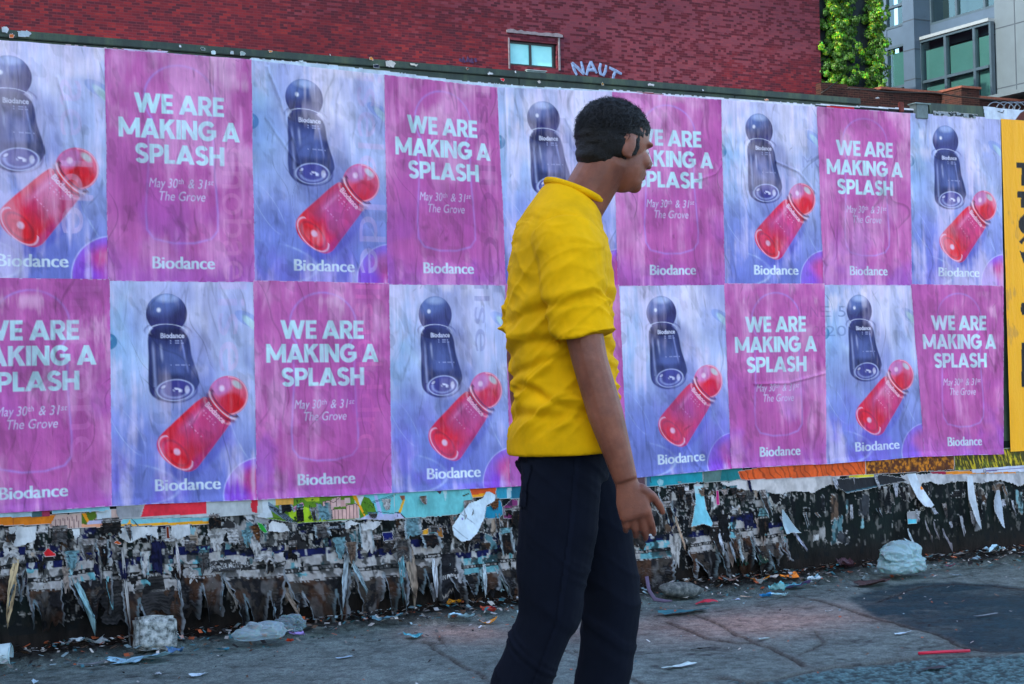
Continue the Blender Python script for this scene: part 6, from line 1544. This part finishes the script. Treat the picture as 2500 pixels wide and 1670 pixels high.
def bag_mat(col, alpha):
    if (col, alpha) in _bm: return _bm[(col, alpha)]
    k = NT("thin_plastic"); vv = k.coords()
    k.set(Base_Color=lin4(*col), Roughness=.38)
    k.p.inputs["Coat Weight"].default_value = .3
    if alpha:
        tr = k.n("ShaderNodeBsdfTransparent"); mx = k.n("ShaderNodeMixShader"); lw = k.n("ShaderNodeLayerWeight", i_Blend=.35)
        k.l(k.ramp(lw.outputs["Facing"], [(0.0, (alpha,) * 3), (.9, (.12,) * 3)]), mx.inputs[0])
        k.l(k.p.outputs[0], mx.inputs[1]); k.l(tr.outputs[0], mx.inputs[2]); k.l(mx.outputs[0], k.t.nodes["Material Output"].inputs[0])
    k.p.inputs["Subsurface Weight"].default_value = .3; k.p.inputs["Subsurface Scale"].default_value = .02
    b = k.n("ShaderNodeBump", i_Strength=.9, i_Distance=.03); nz = k.noise(vv, 22, 7, .75); k.l(nz, b.inputs["Height"]); k.l(b.outputs[0], k.p.inputs["Normal"])
    _bm[(col, alpha)] = k.m; return k.m
bag(*S9b(770, 880), .145, .075, .105, "crumpled white plastic bag against the fence foot, right part", 5, (150, 186, 192), 0.0)
bag(*S6b(110, 1215), .13, .06, .042, "flattened clear plastic bag on the dirt, left of the man", 9, (186, 212, 220), .6)
bag(*S6b(350, 1150), .085, .045, .04, "smaller dull clear plastic bag beside the flattened one", 12, (160, 190, 200), .72)
# specks nobody could count
def specks():
    r = random.Random(9); V = []; F = []; C = []
    pal = [(190, 190, 188), (120, 116, 110), (90, 80, 70), (150, 176, 180), (40, 36, 34), (30, 28, 28), (110, 84, 64), (206, 200, 190), (180, 90, 50), (60, 120, 130)]
    for i in range(3600):
        x = r.uniform(-1.2, 5.9); y = -abs(r.gauss(0, .19)) - .01
        if r.random() < .16: y = r.uniform(-2.5, -.1)
        s = r.uniform(.0025, .011) * (1.3 if y > -.3 else .8); a = r.uniform(0, 6.28); z = .004 + (.05 * float(ss(-.36, -.06, np.array(y)))) + r.uniform(0, .012)
        k = len(V); tl = r.uniform(-.6, .6); el = r.uniform(.3, 1.0)
        for (u, v) in ((-1, -el), (1, -el * .8), (.8, el), (-.9, el)):
            V.append((x + s * (u * math.cos(a) - v * math.sin(a)), y + s * (u * math.sin(a) + v * math.cos(a)), z + s * tl * u))
        F.append((k, k + 1, k + 2, k + 3)); C += [lin(r.choice(pal)) * r.uniform(.5, 1.1)] * 4
    o = np_mesh("litter_specks", np.array(V), np.array(F), np.array(C), M_LIT, None, False)
    tag(o, "crumbs of torn paper and grit strewn along the fence foot", "litter", kind="stuff")
specks()
# ================================================================== THE WALKING MAN (held still in mid-stride, facing along the fence)
PY0 = -2.9
PXO = float(at_y(1374, 850, PY0)[0])
man = empty("person", (PXO, PY0, 0))
tag(man, "person with black hair, yellow t-shirt and dark navy trousers walking right past the posters", "person")
def fuse(mb, name, voxel, smooth, mat, parent, bumpf=None):
    """one continuous skin over overlapping forms"""
    bmesh.ops.recalc_face_normals(mb.bm, faces=mb.bm.faces[:])
    me = bpy.data.meshes.new("form"); mb.bm.to_mesh(me); mb.bm.free()
    o = bpy.data.objects.new("form", me); scene.collection.objects.link(o)
    m = o.modifiers.new("r", 'REMESH'); m.mode = 'VOXEL'; m.voxel_size = voxel; m.use_smooth_shade = True
    s = o.modifiers.new("s", 'SMOOTH'); s.factor = .5; s.iterations = smooth
    dg = bpy.context.evaluated_depsgraph_get()
    out = bpy.data.meshes.new_from_object(o.evaluated_get(dg)); out.name = name
    bpy.data.objects.remove(o); bpy.data.meshes.remove(me)
    if bumpf is not None:
        n = len(out.vertices); co = np.empty(n * 3, np.float32); no = np.empty(n * 3, np.float32)
        out.vertices.foreach_get("co", co); out.vertex_normals.foreach_get("vector", no)
        co = co.reshape(-1, 3); no = no.reshape(-1, 3)
        co = co + no * bumpf(co[:, 0], co[:, 1], co[:, 2])[:, None]
        out.vertices.foreach_set("co", co.ravel()); out.update()
    out.materials.clear(); out.materials.append(mat)
    out.polygons.foreach_set("use_smooth", np.ones(len(out.polygons), bool))
    return link(bpy.data.objects.new(name, out), parent)
k = NT("skin")
k.set(Base_Color=k.ramp(k.noise(k.coords(), 14, 5), [(.3, lin4(104, 56, 40)), (.5, lin4(128, 74, 54)), (.7, lin4(150, 90, 66))]), Roughness=.5)
k.p.inputs["Subsurface Weight"].default_value = .12; k.p.inputs["Subsurface Scale"].default_value = .01
k.bump(k.noise(k.coords(), 180, 6, .75), .35, .003)
M_SKIN = k.m
def cloth(name, c, rough, weave, var):
    k = NT(name); f = k.noise(k.coords(), 9, 6)
    c = lin4(*c); k.set(Base_Color=k.ramp(f, [(.3, tuple(x * (1 - var) for x in c[:3]) + (1,)), (.7, tuple(min(1, x * (1 + var)) for x in c[:3]) + (1,))]), Roughness=rough)
    k.p.inputs["Specular IOR Level"].default_value = .12
    k.bump(k.noise(k.coords(), weave, 2), .25, .002); return k.m
M_SHIRT = cloth("yellow_jersey", (230, 172, 2), .85, 420, .17)
M_TROU = cloth("navy_twill", (11, 16, 28), .9, 500, .2)
M_CAP = cloth("black_cotton", (15, 15, 18), .9, 400, .2)
M_SHOE = plain("black_shoe_leather", (18, 18, 20), .4, .2, 20)
HEAD = Matrix.Translation((.148, 0, 1.678)) @ Matrix.Rotation(R(24), 4, 'Z') @ Matrix.Rotation(R(12), 4, 'Y') @ Matrix.Scale(.92, 4)
def hp(x, y, z): return HEAD @ Vector((x, y, z))
HR = Euler((0, R(12), R(24)))
b = MB()
def hb(x, y, z, r, rot=None): b.ball(hp(x, y, z), r, rot or HR, 24, 16)
hb(-.012, 0, .025, (.097, .076, .094)); hb(.034, 0, -.045, (.060, .057, .074)); hb(.044, 0, -.086, (.046, .046, .030)); hb(.078, 0, -.098, (.019, .022, .017))
b.tube([hp(.088, 0, .016), hp(.102, 0, -.008), hp(.117, 0, -.030)], [.008, .010, .012], 10); hb(.108, .009, -.034, (.011, .008, .008)); hb(.108, -.009, -.034, (.011, .008, .008))
for s in (-1, 1):
    hb(.078, .030 * s, .017, (.017, .026, .008)); hb(.066, .036 * s, -.030, (.026, .021, .024))
    hb(-.006, .079 * s, -.014, (.019, .008, .031), Euler((0, R(24), R(-18 * s)))); hb(-.012, .081 * s, .006, (.016, .007, .014)); hb(.0, .078 * s, -.038, (.009, .007, .010))
hb(.094, 0, -.059, (.012, .023, .006)); hb(.092, 0, -.071, (.012, .020, .0075))
# neck, trunk
b.tube([(.025, 0, 1.44), (.050, 0, 1.52), tuple(hp(-.022, 0, -.05)), tuple(hp(-.012, 0, -.01))], [.070, .062, .061, .058], 18)
b.tube([(0, 0, .86), (0, 0, .95), (0, 0, 1.10), (0, 0, 1.28), (.0, 0, 1.40), (.012, 0, 1.46), (.03, 0, 1.50)], [(.085, .125), (.098, .138), (.095, .14), (.115, .16), (.105, .175), (.08, .15), (.055, .08)], 24)
def limb(pts, r): b.tube(pts, r, 16)
A_R = [(.0, -.165, 1.43), (.012, -.205, 1.29), (.040, -.228, 1.13), (.075, -.228, 1.00), (.120, -.222, .845)]
A_L = [(.0, .165, 1.43), (-.04, .205, 1.30), (-.085, .228, 1.15), (-.075, .240, 1.02), (-.045, .240, .88)]
RA = [.048, .050, .043, .043, .029]
limb(A_R, RA); limb(A_L, RA)
def hand(w, D, T, N):
    w, D, T, N = Vector(w), Vector(D).normalized(), Vector(T).normalized(), Vector(N).normalized()
    b.tube([w - D * .02, w + D * .015, w + D * .05, w + D * .088, w + D * .097], [(.025, .019), (.029, .019), (.040, .016), (.041, .014), (.036, .010)], 16)
    for i, (o, sc) in enumerate(((.030, .93), (.0102, 1.05), (-.0098, 1.0), (-.029, .80))):
        p = w + D * (.086 - .004 * abs(i - 1)) + T * o
        pts = [p]; ang = R(10 + 4 * i)
        for ln, add in ((.044, 24), (.027, 26), (.021, 0)):
            p = p + (D * math.cos(ang) + N * math.sin(ang) + T * (o * .9)) * ln * sc; pts.append(p); ang += R(add + 3 * i)
        b.tube([tuple(q) for q in pts], [.0092, .0088, .0078, .0056], 10)
    p = w + D * .028 + T * .026
    pts = [p]
    for ln, d in ((.040, (.72, .62, .25)), (.032, (.88, .38, .30)), (.026, (.93, .18, .33))):
        p = p + (D * d[0] + T * d[1] + N * d[2]).normalized() * ln; pts.append(p)
    b.tube([tuple(q) for q in pts], [.014, .0115, .0098, .0070], 10)
hand(A_R[-1], (.26, .03, -.96), (.96, -.05, .26), (0, 1, 0))
hand(A_L[-1], (.16, -.02, -.98), (.98, .03, .16), (0, -1, 0))
L_R = [(-.008, -.088, .93), (-.032, -.095, .72), (-.066, -.096, .50), (-.150, -.096, .30), (-.248, -.092, .125)]
L_L = [(.016, .088, .93), (.070, .095, .74), (.125, .094, .545), (.100, .092, .34), (.060, .088, .165)]
RL = [.066, .070, .056, .054, .037]
limb(L_R, RL); limb(L_L, RL)
F_R = [(-.285, -.092, .115), (-.240, -.092, .085), (-.170, -.094, .048), (-.110, -.096, .035), (-.085, -.097, .03)]
F_L = [(.020, .088, .135), (.065, .088, .110), (.135, .090, .075), (.190, .092, .055), (.215, .092, .048)]
for F in (F_R, F_L): b.tube(F, [(.030, .030), (.036, .034), (.030, .040), (.020, .042), (.010, .030)], 14)
body = fuse(b, "body", .0036, 4, M_SKIN, man)
# eyes and brows
k = NT("eye"); k.set(Base_Color=(.55, .52, .50, 1), Roughness=.35); M_EYE = k.m
M_IRIS = plain("dark_iris", (30, 18, 12), .15)
for s in (-1, 1):
    e = MB().ball(hp(.0740, .030 * s, -.003), (.0125, .0125, .0095), None, 20, 14).build("eye", M_EYE, man, True)
    i_ = MB().ball(hp(.0842, .0315 * s, -.0035), (.0040, .0056, .0056), HR, 14, 10).build("iris", M_IRIS, man, True); i_.parent = e
b = MB()
for s in (-1, 1): b.tube([hp(.094, .012 * s, .020), hp(.093, .030 * s, .026), hp(.080, .048 * s, .021)], [.0035, .0045, .0025], 8, True, .8)
hb(-.030, 0, -.005, (.080, .0785, .062)); hb(-.052, 0, -.040, (.048, .060, .040)); hb(.0, 0, .030, (.074, .0765, .048))
for s in (-1, 1): hb(.016, .073 * s, -.005, (.014, .007, .030))
hb(-.016, 0, .040, (.0985, .0775, .081)); hb(-.026, 0, .010, (.091, .0775, .048)); hb(-.052, 0, -.038, (.056, .060, .046)); hb(.040, 0, .060, (.044, .060, .034))
M_HAIR = plain("black_hair", (13, 11, 11), .55, .35, 60, .6, .35)
hair = fuse(b, "hair", .004, 1, M_HAIR, man, lambda x, y, z: .007 * (fbm(x * 120 + y * 70, z * 110, 3, 3) - .5))
# short locks standing off the scalp, swept back and down
rh = random.Random(31); V = []; F = []
for i in range(11000):
    a = rh.uniform(0, 2 * math.pi); u = rh.uniform(-.72, 1)
    d = Vector((math.sqrt(1 - u * u) * math.cos(a), math.sqrt(1 - u * u) * math.sin(a), u))
    if d.x > .25 and d.z < .42 - .15 * abs(d.y): continue
    if d.z < -.1 - .2 * rh.random() and d.x > -.25 - .2 * rh.random(): continue
    p = Vector((-.018 + d.x * .101, d.y * .0795, .034 + d.z * .086))
    fl = Vector((-.75, d.y * .4, -.55 if d.z < .6 else -.05)) + Vector((rh.gauss(0, .35), rh.gauss(0, .35), rh.gauss(0, .3)))
    fl = (fl - d * fl.dot(d)).normalized(); sd = fl.cross(d).normalized(); L_ = rh.uniform(.014, .040); w_ = rh.uniform(.0006, .0014)
    k = len(V); lift = rh.uniform(.06, .34)
    for t_, ww in ((0, 1), (.5, .9), (1, .15)):
        c_ = p + fl * (L_ * t_) + d * (L_ * lift * math.sin(t_ * 2.2))
        V.append(hp(*(c_ - sd * w_ * ww))); V.append(hp(*(c_ + sd * w_ * ww)))
    F += [(k, k + 1, k + 3, k + 2), (k + 2, k + 3, k + 5, k + 4)]
locks = np_mesh("hair_locks", np.array([tuple(v) for v in V]), np.array(F), None, M_HAIR, hair, False)
# t-shirt: trunk and short sleeves, loose, with drag folds
b = MB()
b.tube([(.004, 0, .905), (.002, 0, .97), (0, 0, 1.06), (-.004, 0, 1.16), (-.006, 0, 1.27), (-.006, 0, 1.36), (-.002, 0, 1.435), (.010, 0, 1.490), (.028, 0, 1.535), (.044, 0, 1.556)],
       [(.150, .200), (.148, .198), (.138, .188), (.134, .188), (.138, .200), (.134, .208), (.120, .198), (.100, .168), (.082, .112), (.072, .080)], 36)
b.tube([(-.002, -.13, 1.43), (.002, -.175, 1.385), (.012, -.208, 1.29), (.032, -.224, 1.185)], [(.088, .080), (.084, .072), (.080, .066), (.082, .066)], 22)
b.tube([(-.004, .13, 1.43), (-.020, .175, 1.39), (-.045, .208, 1.30), (-.076, .226, 1.20)], [(.088, .080), (.084, .072), (.080, .066), (.082, .066)], 22)
def folds(x, y, z):
    w = z * 15 + 3.2 * fbm(x * 4 + 3, y * 4 + z * 2, 4, 3) + x * 5 * np.sign(y + .0001) * .4
    a = ridge(w, x * 2.2 + y * 1.5, 6, 2)
    amt = .45 + .75 * np.exp(-((z - 1.02) / .09) ** 2) + .35 * np.exp(-((z - 1.25) / .06) ** 2)
    hang = .010 * (fbm(x * 12 + y * 12, z * 2.0, 9, 3) - .5)
    near_collar = (1 - ss(1.47, 1.53, z)) * ss(.92, .99, z)
    fine = .006 * (ridge(z * 30 + x * 9 + 4 * fbm(x * 7, y * 7 + z * 3, 21, 3), x * 5 + y * 4, 22, 2) - .35) * ss(.3, .7, fbm(x * 6 + 2, z * 5 + y * 5, 23, 2))
    diag = .012 * (ridge((z - 1.2) * 9 - x * 8 + y * 3, z * 3 + 3, 24, 2) - .35)
    deep = 0
    for z0, d, wd in ((1.262, .010, .012), (1.150, .013, .013), (1.118, .008, .009), (1.035, .012, .011), (.985, .012, .012)):
        zc = z0 + .022 * np.sin(x * 11 + z0 * 40) + .012 * np.sin(y * 17 + z0 * 9) + .02 * (fbm(x * 9, y * 9, int(z0 * 1000), 2) - .5)
        d = d * .62; deep = deep - d * np.exp(-((z - zc) / wd) ** 2) + d * .7 * np.exp(-((z - zc - wd * 2.1) / (wd * 1.3)) ** 2)
    return (.020 * (a - .35) * amt + hang + fine + diag + deep) * near_collar
b2 = MB(); ring = []
for t_ in np.linspace(0, 2 * math.pi, 41): ring.append((.044 + .070 * math.cos(t_) - .004, .078 * math.sin(t_), 1.556 - .030 * math.cos(t_) + .004))
b2.tube(ring, .0095, 10, False); collar_mb = b2
shirt = fuse(b, "t_shirt", .0046, 3, M_SHIRT, man, folds)
collar = collar_mb.build('collar', M_SHIRT, shirt, True)
# trousers
b = MB()
b.tube([(0, 0, 1.0), (0, 0, .94), (0, 0, .87), (.004, 0, .82)], [(.116, .158), (.122, .166), (.122, .170), (.10, .155)], 28)
RT = [(.098, .082), (.098, .088), (.076, .074), (.072, .070), (.066, .062), (.068, .064)]
ext = lambda P: P[:-1] + [tuple(Vector(P[-1]) * .5 + Vector(P[-2]) * .5), P[-1], tuple(Vector(P[-1]) + (Vector(P[-1]) - Vector(P[-2])) * .18)]
def leg(P):
    b.tube(P + [tuple(Vector(P[-1]) + (Vector(P[-1]) - Vector(P[-2])) * .18)], RT, 22)
leg(L_R); leg(L_L)
def tfold(x, y, z):
    kn = np.exp(-((z - .50) / .13) ** 2) + .8 * np.exp(-((z - .90) / .08) ** 2) + .9 * np.exp(-((z - .17) / .08) ** 2)
    return .012 * (ridge(z * 13 + x * 7 + 2 * fbm(x * 6, y * 6, 3, 2), y * 4, 14, 2) - .35) * (.25 + kn) + .006 * (fbm(x * 14, z * 5 + y * 9, 15, 3) - .5)
trousers = fuse(b, "trousers", .0055, 3, M_TROU, man, tfold)
def patch_of(obj_, name, keep, off, mat):
    src = obj_.data; bm_ = bmesh.new(); bm_.from_mesh(src); bm_.normal_update()
    bmesh.ops.delete(bm_, geom=[f for f in bm_.faces if not keep(f.calc_center_median())], context='FACES')
    for v in bm_.verts: v.co += v.normal * off
    me_ = bpy.data.meshes.new(name); bm_.to_mesh(me_); bm_.free(); me_.materials.clear(); me_.materials.append(mat)
    me_.polygons.foreach_set("use_smooth", np.ones(len(me_.polygons), bool))
    return link(bpy.data.objects.new(name, me_), obj_)
M_POCK = cloth("navy_twill_faded", (13, 18, 31), .9, 500, .3)
for sg in (-1, 1):
    patch_of(trousers, "back_pocket", lambda c: -.20 < c.x < -.055 and .015 < c.y * sg < .135 and .775 + .10 * max(0, abs(c.y * sg - .075) - .03) < c.z < .885, .0035, M_POCK)
    patch_of(trousers, "side_seam", lambda c: c.y * sg > .08 and abs(c.x - (.010 + float(np.interp(c.z, [.3, .5, .72, .93], [L[3][0] + .012, L[2][0] + .012, L[1][0] + .012, .005])))) < .0065 and c.z > .16, .003, M_POCK) if (L := (L_R if sg < 0 else L_L)) else None
patch_of(shirt, "hem", lambda c: c.z < .934, .0022, M_SHIRT)
for F, heel in ((F_R, 0), (F_L, 0)):
    b = MB()
    b.tube([tuple(Vector(p) + Vector((0, 0, .004))) for p in F], [(.038, .038), (.044, .042), (.038, .048), (.028, .050), (.014, .038)], 18)
    a = Vector(F[1]); b.tube([tuple(a + Vector((-.012, 0, .05))), tuple(a + Vector((0, 0, .0)))], [(.040, .040), (.046, .042)], 16)
    sh = fuse(b, "shoe", .004, 3, M_SHOE, man)
    b = MB(); b.tube([tuple(Vector(p) + Vector((-.004, 0, -.030 + .010 * (i == 4)))) for i, p in enumerate(F)], [(.014, .036), (.014, .042), (.013, .048), (.011, .049), (.008, .036)], 16)
    so = fuse(b, "sole", .004, 2, plain("pale_sole", (120, 118, 114), .8), man); so.parent = sh
man.location.z = -.012
man.rotation_euler = (0, 0, R(-24)); man.scale = (.985, .985, .985)
